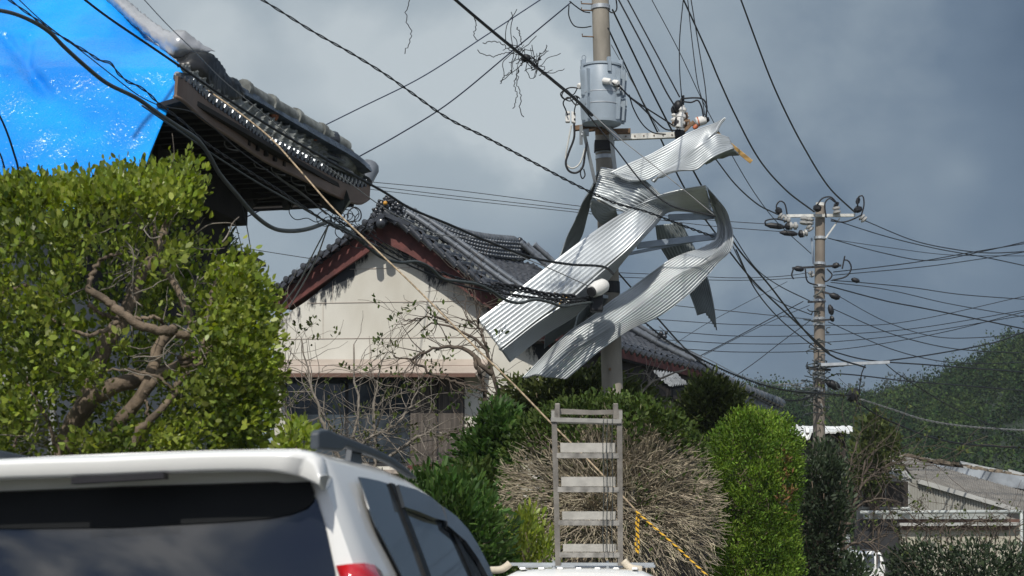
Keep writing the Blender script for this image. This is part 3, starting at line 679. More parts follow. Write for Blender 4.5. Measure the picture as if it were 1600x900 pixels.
sheet('silver_sheet', [(190, -10), (208, 6), (224, 20), (244, 35), (264, 48), (288, 50), (309, 66), (336, 82)], [(155, -8), (185, 18), (205, 36), (228, 55), (250, 73), (268, 88), (290, 92), (325, 93)], (20.9, 20.7, 20.5, 20.3, 20.15, 20.0, 20.1, 20.3), M['tarp_silver'], 'crumpled silver plastic sheet along the top edge of the blue tarp', 'plastic sheet', .02)
sheet('black_sheet', [(276, 90), (298, 83), (330, 86), (350, 108), (358, 122), (370, 124), (384, 146)], [(283, 112), (302, 124), (325, 138), (345, 150), (358, 158), (370, 158), (383, 152)], (19.95, 19.95, 20.1, 20.5, 20.7, 20.85, 21.1), M['black_sheet'], 'black rubber sheet humped over the hip tiles beside the silver sheet', 'roof sheet', .02)

# ------------------------------------------------------------------ near concrete pole
YP = 30.0
pp = [at(957, 612, YP), at(936, -60, YP)]
pdir = nrm(pp[1] - pp[0]); pbase = pp[0] - pdir*(pp[0][2]/pdir[2])
pole = thing('utility_pole', 'concrete utility pole carrying the transformer, wrapped in torn roofing metal', 'utility pole', pbase)
MB().lathe(pbase, pp[1], [(0, .175), (.45, .158), (1, .130)], 28).build('shaft', M['concrete'], pole, smooth='auto')
def onpole(y, dx=0.0, Y=YP): return at(936 + (y + 60)/672.0*21 + dx, y, Y)
bd = MB()
for y in (12, 237, 246, 398): bd.lathe(onpole(y + 3), onpole(y - 3), [(0, .152), (1, .150)], 24)
bd.each('strap', M['steel'], pole, smooth='auto')
pb = MB()
for y, dx in ((8, -1), (18, -1), (59, -1), (540, -1)):
    c = onpole(y); pb.tube([c + np.array([-.12, -.05, 0]), c + np.array([-.30, -.08, 0]), c + np.array([-.30, -.08, .04])], .011, 6)
c = onpole(577, -3, 29.85); pb.tube([c, c + np.array([0, -.06, 0])], .02, 6)
pb.each('step_bolt', M['rust'], pole)
wb = MB()
for y in (395, 450): wb.lathe(onpole(y + 9), onpole(y - 9), [(0, .165), (1, .165)], 18)
wb.each('wrap', M['rubber'], pole)
# platform under the transformer and the white arm to the insulators
pl = MB()
for z0, (xa, ya), (xb, yb), Y in ((0, (896, 201), (946, 195), 29.55), (0, (908, 203), (948, 199), 30.4), (0, (930, 206), (985, 205), 29.6)):
    pl.bar(at(xa, ya, Y), at(xb, yb, Y), .10, .07)
pl.each('platform_beam', M['rust'], pole)
pl = MB()
pl.bar(at(912, 205, 29.5), at(930, 286, 29.85), .05, .05, up=(0, 1, 0)); pl.bar(at(914, 198, 29.55), at(914, 212, 29.55), .07, .12)
pl.bar(at(954, 205, 29.6), at(962, 275, 29.8), .06, .05, up=(0, 1, 0)); pl.bar(at(944, 194, 29.5), at(968, 218, 29.5), .06, .06)
pl.bar(at(908, 196, 29.5), at(908, 226, 29.6), .05, .05, up=(0, 1, 0))
pl.each('brace', M['steel'], pole)
MB().bar(at(960, 215, 29.9), at(1062, 211, 29.9), .09, .085).build('crossarm', M['white_steel'], pole)
hb = MB()
for x in (978, 992, 1006, 1022, 1036, 1050): c = at(x, 213.5 - (x-960)*.035, 29.845); hb.ball(c, .012, 6, 4)
hb.each('bolt', M['rust'], pole)
bx = MB(); bx.bar(at(944, 222, 29.9), at(944, 236, 29.9), .3, .3); bx.build('clamp', M['frame_dark'], pole)
# insulators at the arm's end
def stack(p, q, r, n, cap):
    prof = []
    for i in range(n): prof += [(i/n, r*.62), ((i+.25)/n, r), ((i+.6)/n, r*.95), ((i+.75)/n, r*.62)]
    m_ = MB().lathe(p, q, prof + [(1, r*.5)], 14); o = m_.build('insulator', M['porcelain'], pole, smooth='auto')
    return o
Y = 29.8
stack(at(1062, 207, Y), at(1066, 165, Y), .075, 4, 0)
stack(at(1054, 198, Y + .12), at(1057, 176, Y + .12), .075, 3, 0)
stack(at(1073, 200, Y + .15), at(1069, 178, Y + .15), .07, 3, 0)
MB().lathe(at(1060, 199, Y - .18), at(1062, 184, Y - .18), [(0, .06), (.1, .065), (.9, .065), (1, .05)], 14).build('insulator', M['porcelain'], pole, smooth='auto')
io = MB().lathe(at(1087, 191, Y), at(1103, 187, Y), [(0, .06), (.1, .075), (.8, .07), (1, .06)], 14).build('insulator', M['porcelain'], pole, smooth='auto')
MB().lathe(at(1089.5, 190.4, Y), at(1091.5, 189.9, Y), [(0, .077), (1, .077)], 14).build('ring', M['red_band'], io, smooth='auto')
io = MB().lathe(at(1084, 201, Y), at(1090, 195, Y), [(0, .03), (.4, .04), (1, .03)], 12).build('insulator', M['red_band'], pole, smooth='auto')
dk = MB(); dk.lathe(at(1062, 216, Y), at(1062, 199, Y), [(0, .07), (.5, .085), (1, .06)], 12); dk.lathe(at(1060, 184, Y-.18), at(1059, 199, Y-.18), [(0, .05), (.5, .067), (.9, .06), (1, .03)], 10)
dk.ball(at(1060, 166, Y), .075, 10, 6, (1, 1, 1.3)); dk.ball(at(1054, 172, Y+.1), .06, 8, 5, (1, 1, 1.4)); dk.lathe(at(1104, 187, Y), at(1108, 186, Y), [(0, .05), (1, .03)], 10)
dk.lathe(at(1063, 168, Y), at(1068, 149, Y), [(0, .05), (.5, .04), (1, .015)], 8)
dk.each('insulator_cap', M['rubber'], pole, smooth='auto')
fr = MB(); fr.bar(at(1068, 206, Y), at(1084, 190, Y), .05, .05); fr.bar(at(1072, 204, Y + .1), at(1072, 176, Y + .1), .05, .04, up=(0, 1, 0)); fr.bar(at(1076, 192, Y), at(1088, 196, Y), .04, .05); fr.bar(at(1050, 192, Y), at(1078, 188, Y), .04, .03)
fr.each('bracket', M['rust'], pole)
# fuse cut-out on the left
fo = MB(); fo.frame(at(887, 183, 29.6), (.035, 0, 0), (0, .05, 0), (0, 0, .085)); fo.frame(at(896, 184, 29.55), (.032, 0, -.01), (0, .05, 0), (0, 0, .085)); fob = fo.build('fuse_box', M['porcelain'], pole, bevel=.012)
fd = MB()
for x, y in ((898, 178), (898, 186)): fd.ball(at(x, y, 29.49), .014, 8, 5)
fd.each('terminal', M['rubber'], fob)
# transformer
tb = thing('transformer', 'big pale grey transformer tank hung on the concrete pole', 'transformer', at(939, 195, 29.45))
Yt = 29.42
T0, T1 = at(940, 196, Yt), at(940, 105, Yt)
rt = S(33.5, Yt)
MB().lathe(T0, T1, [(0, rt*.82), (.02, rt*.93), (.08, rt*.95), (.5, rt*.97), (.96, rt*.98), (1, rt*.9)], 32).build('tank', M['tank'], tb, smooth='auto')
MB().lathe(at(940, 107, Yt), at(940, 102, Yt), [(0, rt*1.03), (.6, rt*1.03), (1, rt*.85)], 32).build('lid', M['tank'], tb, smooth='auto')
bn = MB()
for y in (148, 166): bn.lathe(at(940, y + .8, Yt), at(940, y - .8, Yt), [(0, rt*.985), (1, rt*.985)], 32)
bn.each('band', M['steel'], tb, smooth='auto')
fn = MB()
for a in np.linspace(-2.6, .3, 9):
    if -1.9 < a < -.9: continue
    dr = np.array([math.cos(a), math.sin(a), 0])
    for z0, z1 in ((0.05, .42), (.48, .9)):
        p0 = T0 + (T1 - T0)*z0 + dr*rt*.95; p1 = T0 + (T1 - T0)*z1 + dr*rt*.95
        fn.bar(p0 + dr*.02, p1 + dr*.045, .014, .09, up=dr)
fn.each('cooling_fin', M['tank'], tb)
lg = MB()
for a in (-2.75, -1.25, -.35, .6, 2.2):
    dr = np.array([math.cos(a), math.sin(a), 0]); c = T1 + dr*rt*.98
    lg.frame(c + np.array([0, 0, -.03]), dr*.03, np.cross(dr, up)*.025, (0, 0, .11))
lg.tube(spline([T1 + np.array([-rt*.8, -.1, z]) for z in (.02, .12)] , 3), .012); 
for a in np.linspace(0, 2*math.pi, 1): pass
ringp = [T1 + np.array([-rt*.86 + .03*math.cos(q), -.12, .12 + .035*math.sin(q)]) for q in np.linspace(0, 2*math.pi, 14)]
lg.tube(ringp, .008, 5); lg.bar(T1 + np.array([.1, -rt*.5, .03]), T1 + np.array([rt*.98, -rt*.3, .03]), .015, .012)
lg.each('lug', M['tank'], tb)
for (xa, ya, xb, yb, Yb) in ((943, 126, 954, 127.5, Yt - .36), (956, 129, 966, 130, Yt - .25), (963, 137, 969, 138, Yt - .2), (911, 133, 904, 135, Yt - .1)):
    MB().lathe(at(xa, ya, Yb + .05), at(xb, yb, Yb - .05), [(0, .035), (.1, .05), (.8, .048), (1, .032)], 12).build('bushing', M['porcelain'], tb, smooth='auto')
# street lamp head clamped to the pole
lp = thing('street_lamp', 'small white street lamp head above a black box on the pole', 'street lamp', at(938, 478, 29.35))
MB().lathe(at(924, 456, 28.72), at(948, 443, 28.9), [(0, .05), (.05, .095), (.4, .115), (.8, .105), (.95, .07), (1, .02)], 18).build('lamp_head', M['porcelain'], lp, smooth='auto')
MB().lathe(at(923, 456.8, 28.68), at(927, 454.5, 28.72), [(0, .075), (1, .07)], 18).build('lens', M['frame_dark'], lp, smooth='auto')
MB().frame(at(932, 473, 28.95), (.095, 0, 0), (0, .1, 0), (0, 0, .135)).build('control_box', M['rubber'], lp, bevel=.02)
MB().bar(at(933, 462, 28.9), at(948, 464, 29.85), .05, .05).build('bracket', M['steel'], lp)

# ------------------------------------------------------------------ torn corrugated roofing wrapped round the pole
def ribbon(edges, nribs, label, m='zinc', nu=90, amp=.021, per=8, wob=.005, seed=1, shape=None):
    # edges: list of polylines (x, y, Y) across the sheet
    E = []
    for e in edges: E.append(spline([at(*q) for q in e], nu))
    E = np.array(E); k = len(E); nv = nribs*per + 1; v = np.linspace(0, k - 1, nv); i = np.minimum(v.astype(int), k - 2); w = (v - i)
    if k > 2: w = w
    G = E[i]*(1 - w)[:, None, None] + E[i+1]*w[:, None, None]          # (nv, nu, 3)
    r_ = np.random.default_rng(seed)
    uu = np.linspace(0, 1, nu)[None, :]; vv = np.linspace(0, 1, nv)[:, None]
    dU = np.gradient(G, axis=1); dV = np.gradient(G, axis=0); n = np.cross(dU, dV); n /= np.linalg.norm(n, axis=2)[..., None] + 1e-12
    h = amp*np.sin(vv*nribs*2*math.pi)*np.ones_like(uu)
    for q in range(5):
        a, b, c, d = r_.uniform(2, 9), r_.uniform(.5, 3), r_.uniform(0, 6), r_.uniform(0, 6)
        h = h + wob*np.sin(a*uu*2 + c + b*vv*2)*np.sin(b*vv*3 + d)
    if shape: h = h + shape(uu, vv)
    G = G + n*h[..., None]
    o = MB().grid(G).build('corrugated_sheet', M[m], smooth=True, solid=.002)
    return tag(o, label, 'roofing sheet', 'torn roofing sheets wrapped round the pole')
# long straight sheet
ribbon([[(746, 500, 29.45), (800, 460, 29.55), (905, 378, 29.6), (965, 337, 29.45), (1009, 313, 29.3), (1038, 303, 29.2), (1067, 296, 29.15), (1103, 290, 29.2)],
        [(782, 546, 28.95), (838, 502, 29.0), (886, 468, 29.0), (930, 430, 28.95), (980, 388, 28.9), (1015, 352, 29.05), (1045, 324, 29.6), (1112, 328, 30.05)],
        [(796, 566, 29.25), (851, 523, 29.3), (905, 488, 29.25), (945, 443, 29.15), (985, 393, 29.0), (1020, 355, 29.15), (1050, 330, 29.75), (1119, 338, 30.2)]],
       20, 'long straight shiny sheet slanting from the pole down to the gable', seed=3, nu=140)
# loop and lower sheet
ribbon([[(1104, 291, 29.3), (1120, 310, 29.7), (1136, 334, 30.0), (1145, 364, 30.0), (1142, 391, 29.85), (1124, 409, 29.7), (1104, 432, 29.62), (1075, 461, 29.55), (1029, 495, 29.48), (985, 515, 29.42), (940, 546, 29.36), (910, 570, 29.32), (883, 592, 29.3)],
        [(1110, 314, 29.7), (1121, 328, 29.95), (1131, 345, 30.05), (1136, 366, 30.06), (1131, 387, 29.92), (1110, 400, 29.66), (1085, 417, 29.6), (1056, 432, 29.56), (1018, 462, 29.52), (985, 487, 29.42), (935, 522, 29.3), (895, 548, 29.28), (850, 590, 29.2)],
        [(1117, 338, 30.2), (1120, 345, 30.15), (1123, 354, 30.15), (1123, 366, 30.12), (1116, 381, 30.0), (1095, 388, 29.9), (1067, 397, 29.85), (1038, 411, 29.8), (980, 455, 29.75), (952, 474, 29.6), (922, 498, 29.5), (880, 525, 29.4), (814, 588, 29.3)]],
       17, 'lower twisted sheet that loops back round to the right and hangs under the lamp', seed=5, nu=170, wob=.007, amp=.022,
       shape=lambda u, v: .05*np.sin(v*math.pi*3 + u*5)*np.clip((u - .62)*3, 0, 1))
# tongue up to the insulators, two panels
ribbon([[(952, 270, 29.5), (988, 252, 29.55), (1016, 240, 29.6), (1050, 223, 29.65), (1072, 210, 29.65), (1094, 200, 29.6), (1120, 191, 29.5), (1132, 183, 29.4)],
        [(985, 283, 29.2), (1010, 282, 29.25), (1036, 269, 29.25), (1060, 255, 29.2), (1080, 236, 29.15), (1098, 223, 29.15), (1108, 216, 29.2), (1120, 206, 29.2)]],
       11, 'upper bright sheet reaching up to the white insulators', seed=8, nu=70, wob=.006)
ribbon([[(1018, 283, 29.27), (1036, 270, 29.26), (1060, 256, 29.21), (1080, 237, 29.16), (1098, 224, 29.16), (1108, 217, 29.21), (1120, 208, 29.22), (1138, 214, 29.3)],
        [(1022, 283, 29.35), (1042, 272, 29.1), (1062, 268, 28.95), (1087, 266, 28.85), (1101, 256, 28.85), (1114, 247, 28.85), (1126, 241, 28.9), (1147, 233, 29.0)]],
       9, 'bent lower panel at the tip beside the wooden lath', seed=9, nu=60, wob=.006)
ribbon([[(1101, 256.5, 28.86), (1114, 247, 28.86), (1126, 241, 28.91), (1147, 233.5, 29.01)], [(1110, 252, 29.5), (1122, 246, 29.5), (1138, 243, 29.5), (1155, 241, 29.4)]], 5, 'small dark curled flap at the right tip of the metal', m='zinc_shaded', seed=10, nu=30)
# block folded against the pole
ribbon([[(939, 261, 29.78), (952, 263, 29.74), (966, 266, 29.66), (1004, 279, 29.4), (1032, 303, 29.32)], [(933, 282, 29.62), (950, 286, 29.58), (968, 290, 29.5), (1000, 300, 29.32), (1026, 318, 29.38)], [(925, 309, 29.45), (946, 318, 29.42), (966, 327, 29.40), (985, 335, 29.42), (1008, 342, 29.48)]],
       15, 'wide creased sheet folded flat against the front of the pole', seed=11, nu=60, wob=.008)
ribbon([[(925, 309, 29.46), (936, 315, 29.44), (950, 322, 29.43), (962, 328, 29.46)], [(922, 322, 29.75), (932, 343, 29.85), (946, 350, 29.85), (966, 338, 29.8)]], 7, 'short dark flap hanging below the folded sheet', m='zinc_shaded', seed=12, nu=40, amp=.014)
# strip behind and left of the pole
ribbon([[(936, 266, 29.9), (925, 290, 29.9), (910, 318, 30.0), (895, 348, 30.1), (882, 380, 30.2), (870, 408, 30.2)], [(931, 290, 30.0), (924, 312, 30.25), (919, 334, 30.5), (912, 365, 30.6), (898, 388, 30.6), (884, 408, 30.6)]], 11, 'narrow shadowed sheet hanging behind the pole on its left side', m='zinc_shaded', seed=13, nu=60, amp=.013)
# hanging sheet at the right
ribbon([[(1023, 352, 30.3), (1028, 378, 30.5), (1041, 403, 30.7), (1056, 428, 30.9), (1075, 455, 30.9), (1084, 478, 30.9), (1089, 493, 30.9)], [(1045, 350, 30.7), (1058, 372, 30.8), (1070, 400, 30.95), (1085, 432, 31.0), (1095, 460, 31.0), (1100, 478, 31.0), (1102, 489, 31.0)], [(1066, 347, 31.0), (1076, 368, 31.1), (1087, 390, 31.1), (1106, 435, 31.1), (1113, 465, 31.1), (1118, 492, 31.1), (1121, 516, 31.1)]], 12, 'dark hanging sheet dangling behind the loop with a ragged lower end', m='zinc_shaded', seed=14, nu=60)
# panel seen under the long sheet
ribbon([[(852, 520, 30.25), (880, 498, 30.3), (906, 478, 30.35), (920, 462, 30.35)], [(850, 545, 30.3), (880, 522, 30.35), (905, 506, 30.4), (916, 492, 30.4)]], 14, 'small bluish panel in the shade under the long sheet', m='zinc_shaded', seed=15, nu=40, amp=.006)
ribbon([[(904, 490, 29.9), (918, 470, 29.95), (930, 456, 30.0), (945, 440, 29.9)], [(895, 520, 29.95), (915, 500, 30.0), (932, 488, 29.9), (948, 470, 29.85)]], 9, 'crumpled grey scrap jammed behind the street lamp', m='zinc_shaded', seed=16, nu=40)
tag(MB().bar(at(1119, 208, 29.35), at(1174, 253, 29.5), .065, .045, up=(0, 1, .4)).build('wooden_lath', M['wood_lath'], bevel=.004), 'splintered yellow wooden lath sticking out of the tip of the metal', 'lath')
for k, (a, b, w, lb) in enumerate((((1045, 340, 29.9), (1116, 337, 30.2), .10, 'uppermost grey steel bar spanning the metal loop'), ((995, 384, 29.9), (1122, 369, 30.2), .10, 'middle blue grey steel bar spanning the metal loop'), ((975, 398, 29.85), (1100, 373, 30.3), .05, 'lowest and thinnest steel bar spanning the metal loop'))):
    tag(MB().bar(at(*a), at(*b), .05, w).build('steel_bar', M['steel_blue'], bevel=.006), lb, 'steel bar', 'steel bars caught in the torn roofing')
tag(MB().bar(at(865, 458, 28.9), at(887, 466, 28.9), .03, .03).add(np.array([at(872, 477, 28.9), at(874, 477, 28.9), at(879, 466, 28.9), at(877, 466, 28.9)]), [(0, 1, 2, 3)]).build('yellow_tie', M['wood_lath']), 'short yellow tie on the twisted cable bundle by the lamp', 'tie')

# ------------------------------------------------------------------ far pole
YF = 55.0
fb_ = at(1276, 930, YF); fb_[2] = 0
fp = thing('utility_pole', 'slim far concrete pole crowded with crossarms and insulators, in front of the hill', 'utility pole', fb_ + np.array([0, 0, 0]))
fl_ = lambda y, dx=0, Y=YF: at(1276 + (930 - y)/612*5.5 + dx, y, Y)
MB().lathe(fb_, fl_(322), [(0, .19), (.5, .168), (1, .135)], 20).build('shaft', M['concrete_far'], fp, smooth='auto')
MB().lathe(fl_(322), fl_(317), [(0, .13), (1, .12)], 16).build('cap', M['white_steel'], fp)
bd = MB()
for y in (372, 412, 447, 470, 498, 507, 545, 570, 576, 583, 590, 610): bd.lathe(fl_(y + 2), fl_(y - 2), [(0, .175), (1, .175)], 16)
bd.each('strap', M['steel'], fp)
MB().bar(at(1224, 337.5, 54.8), at(1336, 336.5, 54.8), .09, .08).build('crossarm', M['white_steel'], fp)
ar = MB(); ar.bar(at(1238, 419, 54.7), at(1314, 415, 54.8), .08, .05); ar.bar(at(1272, 452, 54.7), at(1313, 464, 54.6), .06, .05); ar.bar(at(1268, 502, 54.7), at(1300, 499, 54.7), .05, .05); ar.bar(at(1262, 472, 54.7), at(1290, 471, 54.7), .05, .05); ar.bar(at(1260, 575, 54.7), at(1298, 578, 54.7), .07, .06)
ar.each('bracket', M['frame_dark'], fp)
MB().bar(at(1290, 372, 54.8), at(1312, 341, 54.8), .04, .04).build('brace', M['white_steel'], fp)
MB().bar(at(1268, 372, 54.8), at(1271, 412, 54.8), .05, .05, up=(0, 1, 0)).build('conduit', M['steel_blue'], fp)
def ins(a, b, r, Y=54.6, n=2):
    prof = []
    for i in range(n): prof += [(i/n, r*.6), ((i+.2)/n, r), ((i+.7)/n, r), ((i+.8)/n, r*.6)]
    MB().lathe(at(*a, Y), at(*b, Y), prof + [(1, r*.45)], 10).build('insulator', M['porcelain_grey'], fp, smooth='auto')
for a, b, r in (((1217, 336), (1224, 341), .10), ((1225, 342), (1235, 345), .10), ((1232, 353), (1247, 353), .11), ((1256, 351), (1258, 338), .13), ((1264, 351), (1265, 340), .13), ((1308, 334), (1306, 322), .11), ((1345, 338), (1352, 345), .11), ((1252, 366), (1262, 363), .1), ((1268, 360), (1262, 352), .1), ((1266, 424), (1270, 433), .08)): ins(a, b, r)
db = MB()
for (x0, y0), (x1, y1), r in (((1195, 351), (1226, 355), .085), ((1218, 363), (1246, 366), .08), ((1247, 366), (1256, 365), .11), ((1226, 353), (1236, 354), .11), ((1215, 324), (1218, 335), .10), ((1276, 331), (1278, 320), .12), ((1304, 318), (1309, 322), .10), ((1339, 322), (1342, 332), .12), ((1342, 308), (1339, 319), .06), ((1330, 436), (1343, 440), .07), ((1296, 460), (1312, 466), .09), ((1240, 419), (1256, 421), .08), ((1300, 417), (1311, 413), .08), ((1296, 476), (1300, 492), .08), ((1297, 499), (1303, 497), .09), ((1326, 612), (1340, 622), .22), ((1290, 596), (1312, 606), .12)):
    db.lathe(at(x0, y0, 54.6), at(x1, y1, 54.6), [(0, r*.35), (.3, r), (.75, r), (1, r*.45)], 9)
db.each('connector', M['rubber'], fp, smooth='auto')
jl = MB()
for pts in ([(1217, 334), (1213, 322), (1219, 314), (1226, 318), (1230, 335)], [(1277, 320), (1285, 310), (1298, 308), (1308, 318)], [(1291, 340), (1289, 318), (1296, 310), (1305, 316)], [(1340, 322), (1341, 308), (1348, 306), (1350, 320), (1346, 336)], [(1196, 351), (1196, 345), (1212, 342), (1230, 346)], [(1300, 438), (1322, 432), (1330, 420), (1326, 408), (1319, 406)], [(1240, 419), (1237, 430), (1240, 436)], [(1258, 420), (1262, 440), (1278, 446)], [(1292, 420), (1300, 430), (1290, 440), (1284, 432)], [(1298, 345), (1318, 347), (1334, 342), (1346, 336)], [(1340, 622), (1337, 640)], [(1316, 420), (1320, 400)]):
    jl.tube(spline([at(x, y, 54.5) for x, y in pts], 14), .022, 5)
jl.each('jumper_cable', M['rubber'], fp, smooth=True)
tg = MB()
for k in range(46):
    a = at(1277 + rng.normal(0, 9), rng.uniform(452, 650) if k % 2 else rng.uniform(570, 632), 54.5 + rng.normal(0, .12)); pts = [a]
    for q in range(4): pts.append(pts[-1] + rng.normal(0, .13, 3)*[1.4, .5, .7])
    tg.tube(spline(pts, 9), .016, 4)
tg.build('loose_cables', M['rubber_grey'], fp)
sp = MB().bar(at(1283, 570, 54.4), at(1390, 566, 54.2), .09, .08).build('side_arm', M['steel'], fp)

# ------------------------------------------------------------------ cables and wires
def wire(label, pts, Y0, Y1, w, m='rubber', twist=0.0, name='power_cable', cat='cable', n=60, group=None, sides=5):
    P = np.array(pts, float); P2 = spline(P, n); s = np.concatenate([[0], np.cumsum(np.linalg.norm(np.diff(P2, axis=0), axis=1))]); s /= s[-1]
    Ys = 1/((1/Y0)*(1-s) + (1/Y1)*s)
    W = np.array([at(x, y, q) for (x, y), q in zip(P2, Ys)]); rad = w/2*Ys/F
    # a cable that leaves the picture goes on for a while beyond its edge
    def on(a, b, px, py, q): 
        if -4 < px < 1602 and -4 < py: return None
        return a + nrm(a - b)*.4*q - up*(.0 if py < 0 else .02*q)
    e0, e1 = on(W[0], W[2], *P2[0], Ys[0]), on(W[-1], W[-3], *P2[-1], Ys[-1])
    if e0 is not None: W = np.concatenate([[e0], W]); rad = np.concatenate([[rad[0]], rad])
    if e1 is not None: W = np.concatenate([W, [e1]]); rad = np.concatenate([rad, [rad[-1]]])
    mb = MB()
    if twist:
        L_ = np.concatenate([[0], np.cumsum(np.linalg.norm(np.diff(W, axis=0), axis=1))]); k = int(max(80, min(600, L_[-1]/.05)))
        t = np.linspace(0, L_[-1], k); C = np.stack([np.interp(t, L_, W[:, i]) for i in range(3)], 1); rr = np.interp(t, L_, rad)
        d = np.gradient(C, axis=0); d /= np.linalg.norm(d, axis=1)[:, None]; a = np.cross(d, up); a /= np.linalg.norm(a, axis=1)[:, None] + 1e-9; b = np.cross(d, a)
        for ph in (0, math.pi):
            q = t/twist*2*math.pi + ph
            mb.tube(C + (a*np.cos(q)[:, None] + b*np.sin(q)[:, None])*rr[:, None]*.62, rr*.5, 5)
    else: mb.tube(W, rad, sides)
    return tag(mb.build(name, M[m], smooth=True), label, cat, group)
w_ = wire
# left bundle over the tarp to the hanging knot and on to the near pole
w_('thickest grey trunk cable sagging in a loop below the dark eave', [(-30, 12), (17, 20), (50, 33), (77, 50), (100, 73), (133, 103), (167, 130), (213, 153), (247, 177), (277, 197), (307, 217), (327, 243), (342, 270), (371, 305), (399, 337), (428, 357), (456, 361), (484, 357), (513, 346)], 13, 23, 7.0, 'rubber_grey', n=110, sides=8)
w_('twisted black pair running across the blue tarp just above the trunk cable', [(-10, -20), (20, 4), (45, 22), (70, 40), (97, 58), (120, 72), (140, 84), (157, 95), (172, 98), (185, 115), (200, 128), (215, 134), (232, 146), (248, 162), (285, 190), (320, 222), (380, 262), (440, 300), (515, 350), (600, 392)], 13.5, 24, 4.5, 'rubber', twist=.5, n=120)
w_('thin black line just over the twisted pair on the blue tarp', [(20, -10), (60, 28), (90, 52), (130, 82), (172, 115), (215, 148), (250, 165), (300, 175), (330, 196), (370, 232), (430, 275), (500, 325), (560, 372)], 13.8, 24, 2.0)
w_('grey hook line hanging in small waves under the eave gutter', [(245, 158), (262, 160), (290, 172), (320, 200), (345, 212), (362, 222), (378, 246), (398, 248), (420, 262), (440, 280), (470, 300), (510, 335)], 20, 23.5, 2.2, 'wire_grey')
w_('grey straight line crossing the dark soffit towards the knot of cables', [(222, 165), (280, 205), (340, 246), (400, 284), (460, 318), (520, 352), (590, 385)], 18, 24, 3.0, 'rubber_grey')
w_('black cable crossing the blue tarp top and black tiled ridge to the near pole', [(110, -20), (133, 0), (170, 28), (220, 62), (270, 96), (330, 138), (400, 184), (480, 232), (560, 278), (600, 300), (640, 325), (700, 350), (760, 376), (830, 402), (890, 413), (945, 417), (958, 428)], 15, 28.75, 4.2, n=90, sides=7)
w_('pale thin wire from the top left over the eave and the black tiled roof', [(215, -12), (260, 37), (300, 76), (345, 122), (400, 168), (450, 210), (500, 252), (545, 285), (600, 325), (640, 347), (665, 360), (700, 369), (760, 374), (800, 395), (860, 420), (922, 448)], 16, 29.1, 1.7, 'wire_grey', n=90)
w_('long twisted black pair from the top edge across the open sky to the sheet metal', [(385, -15), (410, 0), (450, 25), (490, 50), (550, 84), (600, 115), (640, 143), (700, 185), (760, 215), (830, 252), (900, 289), (960, 317), (1010, 331), (1060, 350), (1115, 370)], 17, 28.8, 4.2, twist=.55, n=110)
w_('upper blue cable rising to the right behind the broken hip', [(850, -4), (760, 55), (660, 120), (560, 170), (485, 207)], 40, 31, 2.1, 'rubber_blue')
w_('lower blue cable rising from behind the eave corner to the near pole', [(893, 3), (800, 80), (700, 162), (620, 212), (555, 248), (500, 280), (445, 308), (400, 332), (345, 356)], 30.2, 33, 2.3, 'rubber_blue')
w_('heavy cable coming down from the top with a frayed burst of cut strands', [(690, -20), (712, 0), (765, 45), (820, 90), (862, 124), (900, 156), (925, 180)], 24, 28.9, 5.2, sides=8)
w_('cable continuing from the frayed burst down across the folded metal', [(900, 156), (930, 193), (960, 230), (1008, 290), (1048, 321), (1090, 332), (1118, 338)], 28.8, 28.9, 2.6)
w_('thin line from the transformer side down to the dark fold of the loop', [(912, 165), (956, 206), (1016, 254), (1070, 298), (1116, 336)], 28.9, 28.95, 1.6, 'wire_grey')
# frayed strands
fr = MB(); frl = MB()
c0 = at(822, 90, 26.6)
for k in range(70):
    f = rng.normal(0, 1); c = at(822 + f*16, 90 + f*13, 26.6); d = rng.normal(0, 1, 3)*[1, .4, 1]; d /= np.linalg.norm(d); pts = [c]; ln = rng.uniform(.03, .09) if k > 18 else rng.uniform(.10, .20)
    for q in range(6): d = nrm(d + rng.normal(0, .35, 3) + [0, 0, -.06]); pts.append(pts[-1] + d*ln/2.2)
    fr.tube(spline(pts, 14), .0055, 4)
for pts in ([(812, 105), (808, 128), (814, 150), (812, 172), (818, 182)], [(810, 110), (804, 132), (808, 150), (802, 170)], [(812, 84), (790, 82), (770, 88), (745, 80)], [(800, 80), (775, 65), (755, 68)], [(815, 70), (812, 52), (808, 42)], [(840, 88), (852, 78), (854, 70)], [(738, 20), (744, 40), (740, 55), (746, 62)], [(800, 110), (786, 122), (782, 130)], [(642, -5), (634, 25), (642, 55), (632, 84)]):
    q_ = spline([at(x, y, 26.6) for x, y in pts], 26); fr.tube(q_ + rng.normal(0, .008, q_.shape)*[1, 0, 1], .006, 4)
fr.ball(at(822, 91, 26.6), .05, 8, 6, (1.4, 1, 1.2))
tag(fr.build('frayed_strands', M['rubber'], smooth=True), 'dark burst of frayed wire strands hanging in the sky left of the transformer', 'cut wires')
# bundle along the gable to the near pole
w_('smooth green grey hose swinging along the gable towards the street lamp', [(512, 347), (543, 360), (567, 380), (598, 403), (625, 410), (652, 409), (672, 418), (691, 435), (720, 440), (745, 444), (769, 455), (785, 466), (800, 472), (815, 473), (835, 468), (858, 472), (880, 479), (900, 476), (928, 472)], 23, 28.9, 5.0, 'rubber_grey', n=110, sides=8)
w_('black messenger cable above the green grey hose along the gable', [(515, 345), (560, 372), (620, 405), (700, 440), (760, 455), (800, 460), (850, 466), (928, 467)], 23.2, 29, 3.0)
w_('twisted pair from the cable knot along the right bargeboard to the lamp', [(520, 340), (570, 368), (640, 408), (720, 436), (790, 452), (830, 458), (870, 468), (928, 464)], 23.4, 29, 4.5, twist=.35)
w_('second twisted pair sagging just under the first by the street lamp', [(760, 446), (800, 462), (840, 466), (880, 472), (930, 470)], 27.5, 29, 4.5, twist=.22)
